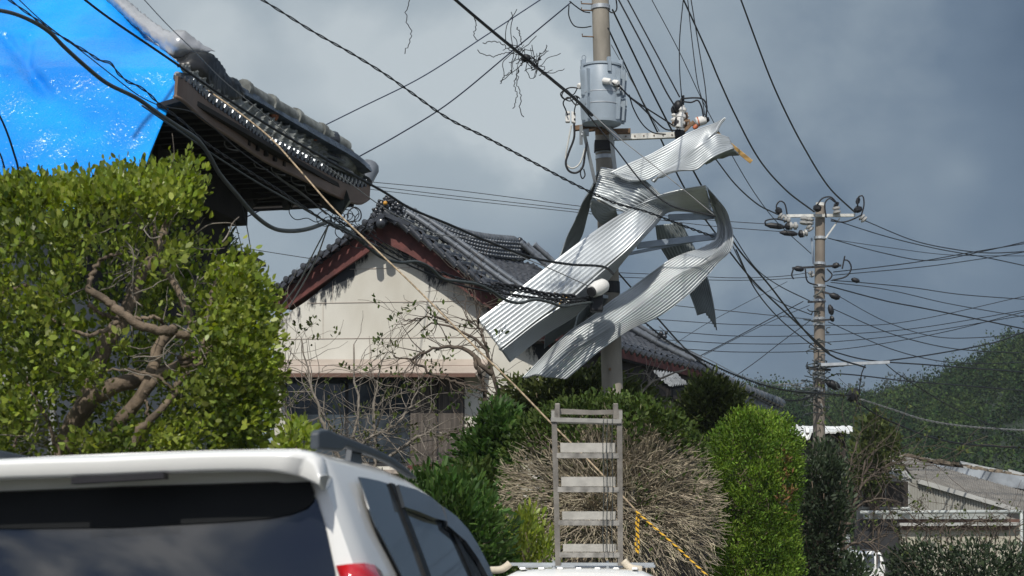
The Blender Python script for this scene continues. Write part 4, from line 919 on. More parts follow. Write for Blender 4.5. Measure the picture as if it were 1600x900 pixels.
w_('loosely spiralled wire wrapped over the bundle on the long sheet', [(770, 444), (810, 450), (850, 460), (900, 464)], 27.6, 28.8, 9.0, 'rubber', twist=.30)
w_('thin dark strand following the red bargeboard', [(560, 350), (620, 392), (690, 424), (750, 448), (800, 468)], 24.5, 28, 1.5)
w_('left of two grey droppers slanting from the knot to the left eave', [(515, 348), (490, 395), (468, 440), (430, 492)], 23, 34, 2.4, 'rubber_grey')
w_('right of two grey droppers slanting from the knot to the left eave', [(513, 352), (496, 400), (480, 432), (452, 480)], 23, 34, 2.4, 'rubber_grey')
w_('thin slack line hanging from the soffit down into the hedge, right one', [(378, 318), (385, 350), (392, 390), (398, 425), (404, 445)], 22.8, 17, 1.7, 'rubber_grey')
w_('thin slack line hanging from the soffit down into the hedge, left one', [(366, 342), (372, 365), (380, 395)], 22.8, 19, 1.5, 'rubber_grey')
w_('short curly wire tail dangling under the eave beams', [(455, 318), (452, 332), (462, 343), (480, 341), (494, 347), (505, 342)], 23.4, 23, 1.5)
w_('black cable end curled up in a small hook above the knot', [(544, 340), (544, 332), (549, 326), (556, 324), (563, 330), (564, 340), (560, 346)], 23.4, 23.5, 2.2)
tk = MB()
for k in range(20):
    c = at(rng.normal(545, 26), 0, 1); cx, cy = rng.normal(548, 26), 0; cy = 352 + (cx - 548)*.62 + rng.normal(0, 9); r_ = rng.uniform(6, 17); a0_ = rng.uniform(0, 6)
    pts = [at(cx + r_*math.cos(a0_ + q), cy + r_*.8*math.sin(a0_ + q), 23.6 + .1*math.sin(q*2 + k)) for q in np.linspace(0, rng.uniform(3.5, 6.5), 18)]
    tk.tube(pts, .0055, 4)
tag(tk.build('wire_tangle', M['rubber'], smooth=True), 'knot of thin curled wires under the eave corner, left of the roof ridge', 'wire tangle')
w_('dark line at the far left edge falling in front of the blue tarp', [(-12, 160), (4, 190), (14, 215), (22, 240), (28, 262), (30, 300)], 15, 16, 3.5)
w_('short dark line lower left on the blue tarp beside the hedge top', [(-10, 225), (0, 240), (7, 262)], 15, 15.5, 3.0)
# tan cord and yellow rope
w_('tan cord stretched from the eave across the cream gable down behind the ladder', [(250, 100), (300, 125), (413, 207), (470, 268), (520, 325), (575, 378), (640, 440), (700, 500), (745, 545), (800, 598), (860, 660), (930, 730), (996, 800)], 19.8, 18.0, 2.9, 'rope_tan', name='cord', cat='cord', sides=7)
w_('yellow and black rope falling to the lower edge right of the ladder', [(994, 799), (1020, 822), (1050, 848), (1080, 876), (1112, 906)], 18.0, 17.4, 3.4, 'rope_yellow', name='rope', cat='rope', sides=7)
w_('short hanging loop of yellow rope beside the ladder', [(997, 800), (994, 815), (995, 835), (993, 850), (996, 866), (998, 850), (997, 825), (999, 806)], 18.0, 18.0, 3.2, 'rope_yellow', name='rope', cat='rope', sides=7)
# feeders from the near pole top to the right
w_('first black feeder from the left leaving the near pole top', [(950, 44), (995, 140), (1030, 212), (1075, 303), (1140, 393), (1180, 442), (1240, 500), (1296, 552)], 29.9, 54, 2.8)
w_('second black feeder from the left leaving the near pole top', [(957, 15), (1010, 125), (1052, 208), (1100, 297), (1150, 384), (1200, 443), (1262, 522), (1300, 556), (1352, 574)], 29.9, 54, 3.0)
w_('third feeder, ending at the white insulators', [(964, -5), (1010, 82), (1040, 142), (1058, 172)], 29.7, 29.8, 2.8)
w_('fourth feeder, steeper and ending at the white insulators', [(978, -5), (1030, 92), (1062, 152)], 29.6, 29.7, 2.5)
w_('faint thin wire between the feeders above the arm', [(955, 70), (1000, 150), (1030, 205)], 30.5, 32, 1.2, 'wire_grey')
w_('thin wire from the top passing right of the insulators to the far pole', [(1016, -5), (1060, 78), (1100, 162), (1145, 245), (1180, 303), (1214, 347), (1267, 396)], 30, 55, 1.4)
w_('long black feeder curving to the top of the far pole', [(1066, -5), (1110, 92), (1122, 121), (1150, 182), (1187, 250), (1228, 297), (1272, 331)], 30, 54.6, 2.8)
w_('rightmost black feeder dropping steeply to the right end of the far crossarm', [(1156, -5), (1200, 113), (1225, 170), (1255, 228), (1295, 292), (1336, 332)], 30, 54.6, 2.8)
w_('left of three thin risers above the white insulators', [(1068, -5), (1062, 60), (1062, 110), (1065, 152)], 29.6, 29.7, 1.8)
w_('middle of three thin risers above the white insulators', [(1074, -5), (1082, 70), (1090, 130), (1098, 160), (1101, 180)], 29.6, 29.7, 1.6)
w_('right of three thin risers above the white insulators', [(1079, -5), (1092, 75), (1101, 130), (1104, 160), (1104, 182)], 29.6, 29.7, 1.8)
w_('upper black jumper arching from the insulator cap to the right', [(1068, 154), (1085, 153), (1098, 155), (1104, 165), (1103, 183)], 29.75, 29.75, 3.0)
w_('lower black jumper arching from the insulator cap to the right', [(1068, 159), (1080, 160), (1090, 157), (1096, 167), (1099, 182)], 29.7, 29.75, 2.8)
w_('thick loop from the transformer bushing to the insulators, upper one', [(954, 128), (970, 138), (985, 152), (1005, 166), (1030, 182), (1052, 196)], 29.1, 29.6, 2.6)
w_('thick loop from the transformer bushing to the insulators, lower one', [(966, 132), (982, 150), (1000, 165), (1025, 190), (1040, 202), (1055, 204)], 29.1, 29.6, 2.6)
w_('slack black loop hanging from the transformer over the white arm', [(983, 148), (990, 170), (1004, 194), (1020, 207), (1040, 210)], 29.1, 29.7, 2.2)
w_('black feeder falling from behind the metal tip to the far crossarm', [(1098, 222), (1118, 248), (1150, 289), (1185, 320), (1215, 335)], 31, 54.6, 2.4)
# loops on the left of the near pole
w_('big black cable loop hanging left of the pole under the platform', [(897, 193), (897, 215), (888, 240), (884, 255), (889, 267), (900, 270), (910, 262), (914, 240), (917, 222)], 29.5, 29.5, 3.6, sides=7)
w_('grey cable loop beside the black loop left of the pole', [(893, 195), (888, 220), (884, 245), (886, 258), (895, 263), (906, 255), (914, 232)], 29.45, 29.6, 2.8, 'white_steel')
w_('small black loop at the bottom of the hanging loops', [(908, 262), (907, 272), (910, 279), (914, 274), (912, 264)], 29.5, 29.5, 2.2)
w_('curled black leads between the transformer and the fuse boxes', [(906, 138), (890, 137), (876, 146), (882, 155), (900, 150), (908, 158), (900, 164), (888, 152), (880, 160), (884, 172), (887, 180)], 29.3, 29.5, 2.3)
w_('second set of curled leads over the fuse boxes', [(904, 134), (895, 148), (884, 140), (878, 150), (890, 158), (902, 152), (898, 170), (897, 178)], 29.35, 29.5, 2.0)
w_('slack service loop left of the near pole top', [(889, 8), (889, 25), (897, 40), (910, 43), (924, 41)], 29.6, 29.8, 2.0)
w_('service lead curving from the top left to the pole top', [(890, 2), (900, 10), (912, 18), (922, 20)], 29.6, 29.8, 2.2)
w_('black stub and loop on the right side of the near pole top', [(950, 15), (956, 20), (963, 16), (963, 2), (960, -6)], 29.8, 29.8, 2.4)
# far thin wires in the left sky
w_('uppermost of the thin far wires running right behind the black ridge', [(565, 283), (700, 296), (905, 322), (1010, 334), (1110, 344), (1200, 350)], 58, 55, 1.2)
w_('middle thin far wire running right behind the black ridge', [(575, 290), (700, 305), (905, 328), (1110, 353), (1222, 362)], 58, 55, 1.2)
w_('lowest of the thin far wires running right behind the black ridge', [(555, 293), (700, 310), (895, 331), (930, 335)], 58, 56, 1.1)
w_('thin far wire between the hedge and the left eave of the gable', [(340, 382), (383, 388), (440, 397), (485, 404)], 48, 48, 1.2)
FARG = 'thin far wires around the far pole'
far = [
 ('wire from the right end of the far crossarm sagging to the right edge', [(1352, 345), (1422, 374), (1470, 386), (1539, 395), (1605, 393)], 55, 75, 1.7),
 ('wire from the middle of the far crossarm sagging to the right', [(1298, 342), (1383, 369), (1461, 388), (1539, 402), (1605, 416)], 55, 75, 1.6),
 ('wire leaving the far pole just under the crossarm brace', [(1294, 372), (1383, 396), (1453, 407), (1539, 392), (1605, 377)], 55, 75, 1.5),
 ('faint wire under the brace that bows almost level to the right', [(1300, 374), (1383, 386), (1480, 398), (1605, 400)], 55, 78, 1.0),
 ('wire rising right from the second bracket of the far pole', [(1302, 425), (1422, 411), (1519, 394), (1605, 380)], 55, 75, 1.5),
 ('lower wire rising right from the second bracket of the far pole', [(1302, 430), (1442, 417), (1530, 405), (1605, 393)], 55, 75, 1.3),
 ('wire bowing right from below the second bracket, upper of two', [(1298, 438), (1340, 441), (1422, 449), (1500, 460), (1605, 468)], 55, 75, 1.4),
 ('wire bowing right from below the second bracket, lower of two', [(1298, 441), (1383, 452), (1480, 474), (1605, 496)], 55, 75, 1.3),
 ('heavier wire with small clips falling right to the hill top', [(1292, 446), (1383, 470), (1440, 481), (1500, 493), (1605, 515)], 55, 72, 2.1),
 ('fine wire sagging low over the hill edge from the third bracket', [(1302, 458), (1383, 502), (1461, 526), (1539, 527), (1605, 520)], 55, 75, 1.3),
 ('wire sagging to the hill flank from the fourth bracket', [(1298, 481), (1383, 518), (1440, 535), (1500, 546), (1605, 552)], 55, 75, 1.5),
 ('lowest wire of the brackets dipping to the dark hill', [(1294, 503), (1383, 542), (1461, 563), (1530, 568), (1605, 566)], 55, 75, 1.5),
 ('thin wire left of the far pole level with its second bracket, upper', [(965, 426), (1060, 430), (1140, 434), (1200, 433), (1238, 430), (1262, 426)], 60, 55, 1.1),
 ('thin wire left of the far pole level with its second bracket, lower', [(965, 433), (1060, 436), (1140, 438), (1200, 437), (1262, 433)], 60, 55, 1.1),
 ('first level wire of the open sky left of the far pole, counted from the top', [(1010, 471), (1060, 478), (1150, 487), (1267, 499)], 70, 58, 1.2),
 ('second level wire of the open sky left of the far pole, counted from the top', [(985, 496), (1040, 500), (1150, 507), (1267, 508), (1400, 505), (1605, 462)], 75, 66, 1.1),
 ('third level wire of the open sky left of the far pole, counted from the top', [(1000, 514), (1050, 518), (1150, 525), (1271, 524), (1422, 514), (1605, 484)], 75, 66, 1.2),
 ('fourth level wire of the open sky left of the far pole, counted from the top', [(1000, 529), (1058, 532), (1150, 537), (1270, 536), (1422, 522), (1605, 492)], 75, 66, 1.2),
 ('lowest level wire of the open sky left of the far pole', [(1020, 543), (1080, 546), (1150, 550), (1267, 549), (1344, 542), (1470, 520), (1605, 486)], 75, 66, 1.2),
 ('steeper of two diagonal wires rising to the far pole from the annexe roof', [(1094, 556), (1150, 527), (1200, 500), (1255, 471)], 50, 55, 1.5),
 ('fainter of two diagonal wires rising to the far pole from the annexe roof', [(1100, 555), (1160, 524), (1205, 502), (1265, 477)], 52, 55, 1.0),
 ('diagonal wire rising to the far pole from behind the conifer shrub', [(1140, 594), (1180, 566), (1220, 535), (1267, 500)], 50, 55, 1.4),
 ('faint diagonal wire crossing low between the hanging sheet and far pole', [(1050, 540), (1100, 508), (1160, 476), (1230, 440)], 66, 62, .9),
 ('black line falling to the right edge from below the far pole bands', [(1290, 546), (1352, 562), (1450, 570), (1605, 582)], 55, 70, 2.1),
 ('black line running from the side arm up to the hill crest', [(1283, 575), (1375, 565), (1461, 553), (1554, 535), (1605, 517)], 54.5, 72, 2.1),
 ('black line leaving the lower bands almost level to the right edge', [(1293, 590), (1310, 584), (1422, 596), (1500, 602), (1605, 611)], 55, 70, 2.0),
 ('lead hanging from the side arm to the black splice box', [(1352, 570), (1346, 585), (1342, 615)], 54.3, 54.5, 2.0),
 ('slanting black line from the side arm across the hill', [(1382, 567), (1400, 582), (1431, 602), (1480, 632), (1520, 652), (1605, 690)], 54.3, 66, 2.0),
 ('slack dark bundle dropping from the splice box into the hill shade', [(1330, 622), (1370, 648), (1400, 662), (1444, 680), (1500, 693), (1605, 700)], 54.5, 64, 3.0),
 ('faint level line crossing the hill below the bundles', [(1380, 684), (1450, 682), (1540, 676)], 70, 75, .9),
 ('wire arriving at the far pole from the metal loop, upper', [(1142, 362), (1180, 418), (1215, 445), (1265, 470)], 40, 55, 1.9),
 ('wire arriving at the far pole from the metal loop, middle', [(1140, 375), (1175, 440), (1215, 470), (1268, 492)], 40, 55, 1.7),
 ('wire arriving at the far pole from the metal loop, lowest', [(1150, 390), (1180, 452), (1220, 500), (1280, 548)], 38, 55, 2.4),
]
for lb, pts, a, b, w in far: wire(lb, pts, a, b, w, n=40, group=FARG, sides=4)
w_('bright twisted cable leaving the splice box across the hill to the right edge', [(1344, 624), (1400, 642), (1440, 655), (1489, 664), (1540, 669), (1605, 673)], 54.5, 66, 3.2, 'wire_grey', twist=.8)
w_('twisted dark cable sagging over the annexe roof to the far pole', [(1000, 498), (1044, 534), (1070, 548), (1100, 564), (1150, 587), (1200, 604), (1240, 612), (1290, 616), (1330, 618)], 33, 54.5, 3.6, twist=.45)
w_('thin companion wire just above the twisted sagging cable', [(1030, 510), (1070, 543), (1110, 563), (1160, 588), (1220, 603), (1290, 606)], 33, 54.5, 1.2, 'wire_grey')
w_('straight black stay from under the metal down over the annexe hip', [(965, 425), (1000, 465), (1030, 500), (1070, 544), (1100, 570), (1140, 597), (1180, 620), (1215, 640)], 30.2, 48, 2.8)
w_('dark bundle hanging low left of the far pole', [(1140, 604), (1180, 607), (1215, 622), (1240, 626), (1262, 622), (1280, 612)], 50, 54.6, 2.6)

# ------------------------------------------------------------------ white four wheel drive in front of the camera
YAW = R(10)
rv = np.array([math.cos(YAW), -math.sin(YAW), 0]); fv = np.array([math.sin(YAW), math.cos(YAW), 0])
crn = at(500, 702, 7.35); O = crn*[1, 1, 0] - rv*.75
ZR = crn[2]
suv = thing('car', 'white four wheel drive car with dark roof rails and tinted rear window, seen from behind', 'car', O + fv*2.3)
ROLL = .024                      # camber of the road
def C3(r, t, z): return O + rv*r + fv*t + up*(z + ROLL*(r - .75))
TT = [(-.02, ZR, 0), (.0, ZR, 0), (.08, ZR - .002, 0), (.6, ZR - .004, 0), (1.2, ZR - .014, 0), (1.6, ZR - .028, 0), (2.0, ZR - .062, 0), (2.3, ZR - .108, 0), (2.6, ZR - .165, 0), (2.94, ZR - .245, 0), (3.25, ZR - .35, 0), (3.5, 1.42, 0), (3.75, 1.24, 0), (3.95, 1.18, 0), (4.5, 1.12, 0), (4.72, 1.0, 0), (4.78, .8, 0)]
_n = nrm(np.cross(fv, (rv*.42 - up))); _n = _n if np.dot(_n, rv) > 0 else -_n
_tz = [((p - O) @ fv, p[2]) for p in (onplane(x, y, C3(.75, 0, ZR), _n) for x, y in ((600, 730), (642, 748), (672, 768), (700, 791), (722, 815), (740, 840), (754, 867), (766, 897)))]
_e = _tz[-1][0]
TT = TT[:4] + [(a, b, 0) for a, b in _tz] + [(_e + .22, 1.22, 0), (_e + .5, 1.16, 0), (_e + 1.6, 1.08, 0), (_e + 1.92, .98, 0), (_e + 2.0, .8, 0)]
TT = [q for i, q in enumerate(TT) if i < 4 or q[0] > TT[3][0]]
ts = np.array([q[0] for q in TT]); zs = np.array([q[1] for q in TT])
tt = np.concatenate([np.linspace(-.02, .12, 6), np.linspace(.2, TT[-1][0], 60)])
zz = np.interp(tt, ts, zs)
def rsd(z): return np.clip(.75 + (ZR - z)*.42, .70, .96)
rows = []
for t, z in zip(tt, zz):
    re = min(rsd(z), .96); k = 1.0
    if t < .12: k = 1 - .030*(1 - (t + .02)/.14)**2
    if t > ts[-1] - .58: k = 1 - .16*((t - ts[-1] + .58)/.58)**2
    zb = min(1.43, z - .05); bot = .42
    cw = min(1.0, max(0, t)/.9); sec = [(0, z + .012 + .03*cw), (re*.45, z + .010 + .026*cw), (re*.78, z + .006 + .018*cw), (re*.93, z + .002 + .008*cw), (re*.985, z - .012), (rsd(z - .04), z - .04), (rsd(zb + (z-zb)*.5), zb + (z - zb)*.5), (rsd(zb), zb)] 
    zl = min(1.30, zb - .03)
    sec += [(rsd(zl), zl), (.965, min(1.15, zl - .04)), (.97, .95), (.965, .70), (.92, bot + .03), (.84, bot), (0, bot)]
    shear = max(0, 1 - (t + .02)/.6)
    row = [C3(r*k, t - .12*shear*(ZR - q), q) for r, q in sec]
    mir = [C3(-r*k, t - .12*shear*(ZR - q), q) for r, q in sec[::-1]][1:-1]
    rows.append(row + mir)
bm = MB().grid(np.array(rows), closed=True)
nr_sec = len(rows[0]); bm.f.append(tuple(range(nr_sec))); bm.f.append(tuple(bm.n - nr_sec + j for j in range(nr_sec))[::-1])
bm.build('body', M['car_white'], suv, smooth='auto')
# reference planes for tracing the glass
nS = nrm(np.cross(fv, C3(.75 + .42*.46, 0, ZR - .46) - C3(.75, 0, ZR))); nS = nS if np.dot(nS, rv) > 0 else -nS
pS = C3(.75, 0, ZR) + nS*.016
nB = nrm(np.cross(rv, C3(0, -.12*.46, ZR - .46) - C3(0, 0, ZR))); nB = nB if np.dot(nB, fv) < 0 else -nB
pB = C3(0, -.02, ZR) + nB*.006
def onS(px, off=0.0): return [onplane(x, y, pS + nS*off, nS) for x, y in px]
def mirror_pts(P): return [C3(-np.dot(p - O, rv), np.dot(p - O, fv), p[2] - ROLL*(np.dot(p - O, rv) - .75)) for p in P]
def side_panel(px, name, m, off=0.0, th=.006, smoothen=0, both=True, par=None):
    P = onS(px, off)
    if smoothen: P = list(spline(np.array(P + [P[0]]), smoothen)[:-1])
    o = MB().prism(P, nS*th).build(name, m, par or suv)
    if both:
        Q = mirror_pts(P); nM = nS - 2*np.dot(nS, rv)*rv
        MB().prism(Q, nM*th).build(name, m, par or suv)
    return o
qg = [(559, 746), (572, 748), (590, 752), (607, 757), (618, 783), (632, 820), (648, 862), (668, 920), (690, 990), (652, 990), (638, 925), (624, 896), (602, 853), (586, 824), (575, 796), (565, 765)]
side_panel(qg, 'side_window', M['car_glass_side'])
side_panel([(612, 758), (640, 766), (668, 780), (682, 790), (694, 815), (712, 850), (740, 910), (770, 980), (700, 990), (672, 920), (652, 862), (634, 815), (622, 783)], 'side_window', M['car_glass_side'])
side_panel([(686, 791), (706, 806), (722, 824), (738, 846), (752, 872), (770, 908), (800, 985), (776, 985), (744, 910), (716, 850), (698, 815)], 'side_window', M['car_glass_side'])
# door frames and rain visors
side_panel([(606, 756), (613, 758), (626, 790), (640, 822), (662, 880), (676, 920), (700, 990), (690, 990), (668, 920), (648, 862), (632, 820), (618, 784)], 'door_frame', M['car_black'], off=.004, th=.012)
side_panel([(682, 789), (690, 796), (702, 820), (722, 860), (744, 910), (775, 985), (768, 985), (738, 910), (712, 852), (694, 815)], 'door_frame', M['car_black'], off=.004, th=.012)
side_panel([(616, 760), (645, 768), (668, 780), (683, 793), (692, 817), (672, 812), (645, 801), (626, 795)], 'rain_visor', M['visor'], off=.010, th=.02)
side_panel([(688, 795), (708, 810), (726, 830), (742, 855), (760, 890), (766, 908), (756, 902), (742, 876), (722, 848), (694, 824)], 'rain_visor', M['visor'], off=.010, th=.02)
# spoiler: half outline in (r, z), mirrored and rounded
pV = C3(0, -.25, ZR)
def rz(px): 
    out = []
    for x, y in px: p = onplane(x, y, pV, fv); r_ = np.dot(p - O, rv); out.append((r_, p[2] - ROLL*(r_ - .75)))
    return out
topl = rz([(200, 708), (260, 704.5), (330, 702), (400, 701), (450, 701), (474, 702), (488, 708), (494, 722), (497, 742)])
botl = rz([(200, 742), (260, 739), (330, 736.5), (400, 736), (430, 738), (455, 743), (474, 750), (488, 757), (496, 762)])
topl[0] = (0, topl[0][1]); botl[0] = (0, botl[0][1])
T = spline(np.array(topl), 26); B_ = spline(np.array(botl), 26)
def mir2(A): return np.concatenate([A[::-1] * [-1, 1], A[1:]])
T, B_ = mir2(T), mir2(B_)
rows = []
for i in range(len(T)):
    (r0, z0), (r1, z1) = T[i], B_[i]; m_ = np.array([(r0 + r1)/2, (z0 + z1)/2]); ed = 1.0 if abs(r0) < .72 else max(.86, 1 - ((abs(r0) - .72)/.045)**2*.14)
    row = [C3(r0*.90, .30, z0 + .006), C3(r0*.95, .05, z0 + .006), C3(r0, -.15*ed, z0 + .002), C3(r0, -.225*ed, z0 - .006), C3((r0*.75 + r1*.25), -.25*ed, z0*.75 + z1*.25), C3(r0*.35 + r1*.65, -.248*ed, z0*.35 + z1*.65), C3(r1, -.236*ed, z1 + .003), C3(r1, -.20*ed, z1 + .0), C3(r1*.95, .0, z1 + .012), C3(r1*.88, .30, z1 + .03)]
    rows.append(row)
sm = MB().grid(np.array(rows), closed=True); k = len(rows[0]); sm.f.append(tuple(range(k))); sm.f.append(tuple(sm.n - k + j for j in range(k))[::-1])
sm.build('spoiler', M['car_white'], suv, smooth='auto', bevel=.008)
# tailgate glass with a dark upper band
gl = [(0, ZR - .115), (.60, ZR - .118), (.715, ZR - .135), (.757, ZR - .19), (.797, ZR - .30), (.837, ZR - .45), (.86, ZR - .62)]
gpts = [(-r, z) for r, z in gl[::-1]] + gl[1:]
def onB(r, z, off=0): return C3(r, -.02 - .12*(ZR - z), z) + nB*(.006 + off)
MB().prism([onB(r, z) for r, z in gpts], nB*.008).build('rear_window', M['car_glass'], suv)
ub = [(-.73, ZR - .125), (.73, ZR - .125), (.748, ZR - .165), (.745, ZR - .195), (.72, ZR - .222), (.66, ZR - .242), (.58, ZR - .254), (.4, ZR - .262), (0, ZR - .27), (-.4, ZR - .262), (-.58, ZR - .254), (-.66, ZR - .242), (-.71, ZR - .222), (-.735, ZR - .195), (-.742, ZR - .165)]
MB().prism([onB(r, z, .010) for r, z in ub], nB*.012).build('spoiler_shadow_band', M['car_black'], suv)  # black strip where the spoiler's shadow falls, put in as colour
hs = rz([(112, 748), (256, 739.5), (257, 749.5), (112, 758)])
MB().prism([C3(r, -.256, z + .004) for r, z in hs], fv*.05).build('brake_light', M['lamp_dark'], suv)
MB().prism([onB(r, z) + nB*.0 for r, z in ((-.86, ZR - .622), (.86, ZR - .622), (.88, .95), (-.88, .95))], nB*.006).build('tailgate', M['car_white'], suv)
# tail lamps wrap the corner
for sgn in (1, -1):
    z1 = ZR - .425; rows = []
    for k, z in enumerate(np.linspace(z1, z1 - .42, 8)):
        rs = rsd(z); ee = .006; zz_ = z + (.0 if k else -.004)
        rows.append([C3(sgn*(rs*.905), -.02 - .12*(ZR - z) - .010, zz_), C3(sgn*(rs*.96), -.02 - .12*(ZR - z) - .018, zz_ + .004), C3(sgn*(rs*.99 + .004), .03 - .12*(ZR - z), zz_ + .006), C3(sgn*(rs + .012), .10 - .09*(ZR - z), zz_), C3(sgn*(rs + .011), .20 - .07*(ZR - z), zz_ - .02)])
    MB().grid(np.array(rows)).build('tail_lamp', M['lamp_red'], suv, smooth=True, solid=.012)
# roof rails
for sgn in (1, -1):
    rp = [C3(sgn*.69, .06, ZR + .01), C3(sgn*.69, .07, ZR + .062), C3(sgn*.692, .15, ZR + .073), C3(sgn*.695, .5, ZR + .070), C3(sgn*.70, 1.0, ZR + .058), C3(sgn*.705, 1.45, ZR + .035), C3(sgn*.71, 1.75, ZR - .01), C3(sgn*.715, 1.85, ZR - .05)]
    c_ = spline(np.array(rp), 40); wd = np.interp(np.linspace(0, 1, 40), [0, .1, .9, 1], [.05, .026, .022, .018])
    pR = C3(.70, 0, ZR); RP = [onplane(x, y, pR, rv) for x, y in ((484, 702), (484, 676), (488, 672), (500, 671), (518, 679), (545, 689), (575, 701), (605, 716), (625, 731), (642, 748), (634, 747), (616, 735), (597, 723), (570, 712), (545, 704), (528, 698), (521, 705))]
    if sgn < 0: RP = mirror_pts(RP)
    ro = MB().prism(RP, rv*.036*sgn).build('roof_rail', M['rail_grey'], suv, bevel=.009)
    MB().prism([C3(sgn*.69 - .015, t, ZR + z) for t, z in ((.62, -.02), (.82, -.02), (.80, .045), (.66, .05))], rv*.03).build('rail_foot', M['rail_grey'], ro, bevel=.004)
for t in (.85, _e + 1.05):
    for sgn in (1, -1):
        wh = MB().lathe(C3(sgn*.74, t, .38), C3(sgn*.985, t, .38), [(0, .30), (.05, .37), (.9, .375), (1, .31)], 28).build('wheel', M['tyre'], suv, smooth='auto')
        MB().lathe(C3(sgn*.97, t, .38), C3(sgn*.99, t, .38), [(0, .24), (1, .21)], 20).build('rim', M['steel'], wh)
MB().prism([C3(r, t, z) for r, t, z in ((-.68, _tz[5][0], _tz[5][1] + .03), (.68, _tz[5][0], _tz[5][1] + .03), (.74, _e + .1, 1.37), (-.74, _e + .1, 1.37))], up*.02).build('windscreen', M['car_glass'], suv)
MB().box(C3(0, -.19, .62), (1.8, .14, .3), -YAW).build('bumper', M['car_white'], suv, bevel=.05)
MB().box(C3(0, -.165, 1.0), (.5, .01, .18), -YAW).build('number_plate', M['porcelain'], suv)

# ------------------------------------------------------------------ white wagon ahead with the ladder on its roof
YW = 16.0
wz = at(900, 893, YW)[2]; wx = at(903, 893, YW)[0]
wag = thing('car', 'white car ahead with roof carrier under the ladder, only its roof top showing', 'car', np.array([wx, YW + 1.9, 0]))
W3 = lambda r, t, z: np.array([wx + r + .08*t, YW + t, z])
rows = []
for t, z in ((-.12, wz - .35), (-.02, wz - .08), (.08, wz - .02), (.4, wz), (1.2, wz + .005), (2.0, wz - .01), (2.5, wz - .10), (3.1, wz - .42), (3.3, 1.02), (4.0, .92), (4.15, .7)):
    re = .60 if z > wz - .2 else .70
    sec = [(0, z + .035), (re*.5, z + .03), (re*.85, z + .012), (re, z - .03), (max(re, .70), min(z - .08, 1.2)), (.80, min(z - .12, .98)), (.83, .7), (.80, .3), (0, .26)]
    rows.append([W3(r, t, q) for r, q in sec] + [W3(-r, t, q) for r, q in sec[::-1]][1:-1])
bm = MB().grid(np.array(rows), closed=True); k = len(rows[0]); bm.f.append(tuple(range(k))); bm.f.append(tuple(bm.n - k + j for j in range(k))[::-1])
bm.build('body', M['car_white'], wag, smooth='auto')
for r in np.linspace(-.45, .45, 7):
    MB().bar(W3(r, .12, wz + .024), W3(r, 1.9, wz + .028), .05, .02).build('roof_rib', M['car_white'], wag, bevel=.008)
MB().prism([W3(-.52, -.12, wz - .38), W3(.52, -.12, wz - .38), W3(.48, -.045, wz - .1), W3(-.48, -.045, wz - .1)], (0, -.01, 0)).build('rear_window', M['car_glass'], wag)
for sgn in (1, -1):
    MB().prism([W3(sgn*.69, .3, 1.2), W3(sgn*.69, 2.7, 1.2), W3(sgn*.63, 2.3, wz - .1), W3(sgn*.62, .4, wz - .1)], (sgn*.012, 0, 0)).build('side_window', M['car_glass_side'], wag)
    for t in (.75, 3.3):
        MB().lathe(W3(sgn*.66, t, .29), W3(sgn*.84, t, .29), [(0, .24), (.06, .29), (.9, .29), (1, .24)], 22).build('wheel', M['tyre'], wag, smooth='auto')
    cx = 792 if sgn < 0 else 988
for t in (.5, 1.6):
    cb = MB(); cb.bar(W3(-.60, t, wz + .065), W3(.60, t, wz + .065), .035, .025); cbo = cb.build('roof_carrier', M['steel'], wag)
    for r in (-.22, .22): MB().lathe(W3(r, t, wz + .03), W3(r, t, wz + .095), [(0, .015), (1, .012)], 8).build('bolt', M['steel'], cbo)
    for sgn in (-1, 1):
        MB().tube(spline([at(x, y, YW + t - .05) for x, y in (((766, 891), (782, 890), (790, 886), (797, 880)) if sgn < 0 else ((1003, 890), (988, 888), (981, 884), (974, 876)))], 10), .03, 8).build('end_pad', M['pad'], cbo, smooth=True)

# ladder standing on the carrier
lad = thing('ladder', 'worn aluminium step ladder standing upright on the roof of the white car', 'ladder', at(921, 884, 16.45))
YL = 16.45; dpt = np.array([0, .11, 0])
lL = lambda y: 862 + (y - 640)/245*6.5; lR = lambda y: 971.5 + (y - 640)/245*1.5
for fnx, sg in ((lL, 1), (lR, -1)):
    a_, b_ = at(fnx(884) + sg*3.5, 884, YL), at(fnx(640) + sg*3.5, 640, YL)
    st = MB().bar(a_, b_, .013, .0) if False else MB()
    st.prism([a_ + np.array([-.022, 0, 0]), a_ + np.array([.022, 0, 0]), b_ + np.array([.022, 0, 0]), b_ + np.array([-.022, 0, 0])], (0, .008, 0))
    s_ = sg*.018
    st.prism([a_ + np.array([-s_, .008, 0]), a_ + np.array([-s_*.5, .008, 0]), b_ + np.array([-s_*.5, .008, 0]), b_ + np.array([-s_, .008, 0])], dpt)
    st.build('stile', M['alu_worn'], lad)
for y0, y1, y2 in ((692, 707, 715), (745, 760, 768), (799, 812, 820), (850, 862, 870)):
    rg = MB()
    # riser plate set back, tread lip in front and dark underside
    rg.prism([at(lL(y0) + 12, y0, YL + .10), at(lR(y0) - 10, y0, YL + .10), at(lR(y1) - 10, y1, YL + .09), at(lL(y1) + 12, y1, YL + .09)], (0, .004, 0))
    ro = rg.build('rung', M['alu_bright'], lad)
    tl = MB(); p0, p1 = at(lL(y1) + 6, y1 + .8, YL), at(lR(y1) - 5, y1 + 1.2, YL)
    tl.prism([p0, p1, p1 + np.array([0, .09, -.004]), p0 + np.array([0, .09, -.004])], (0, 0, -.006)); tl.prism([p0 + np.array([0, -.006, 0]), p1 + np.array([0, -.006, 0]), p1 - up*S(y2 - y1, YL) + np.array([0, -.006, 0]), p0 - up*S(y2 - y1, YL) + np.array([0, -.006, 0])], (0, .005, 0))
    tl.build('tread', M['alu'], ro)
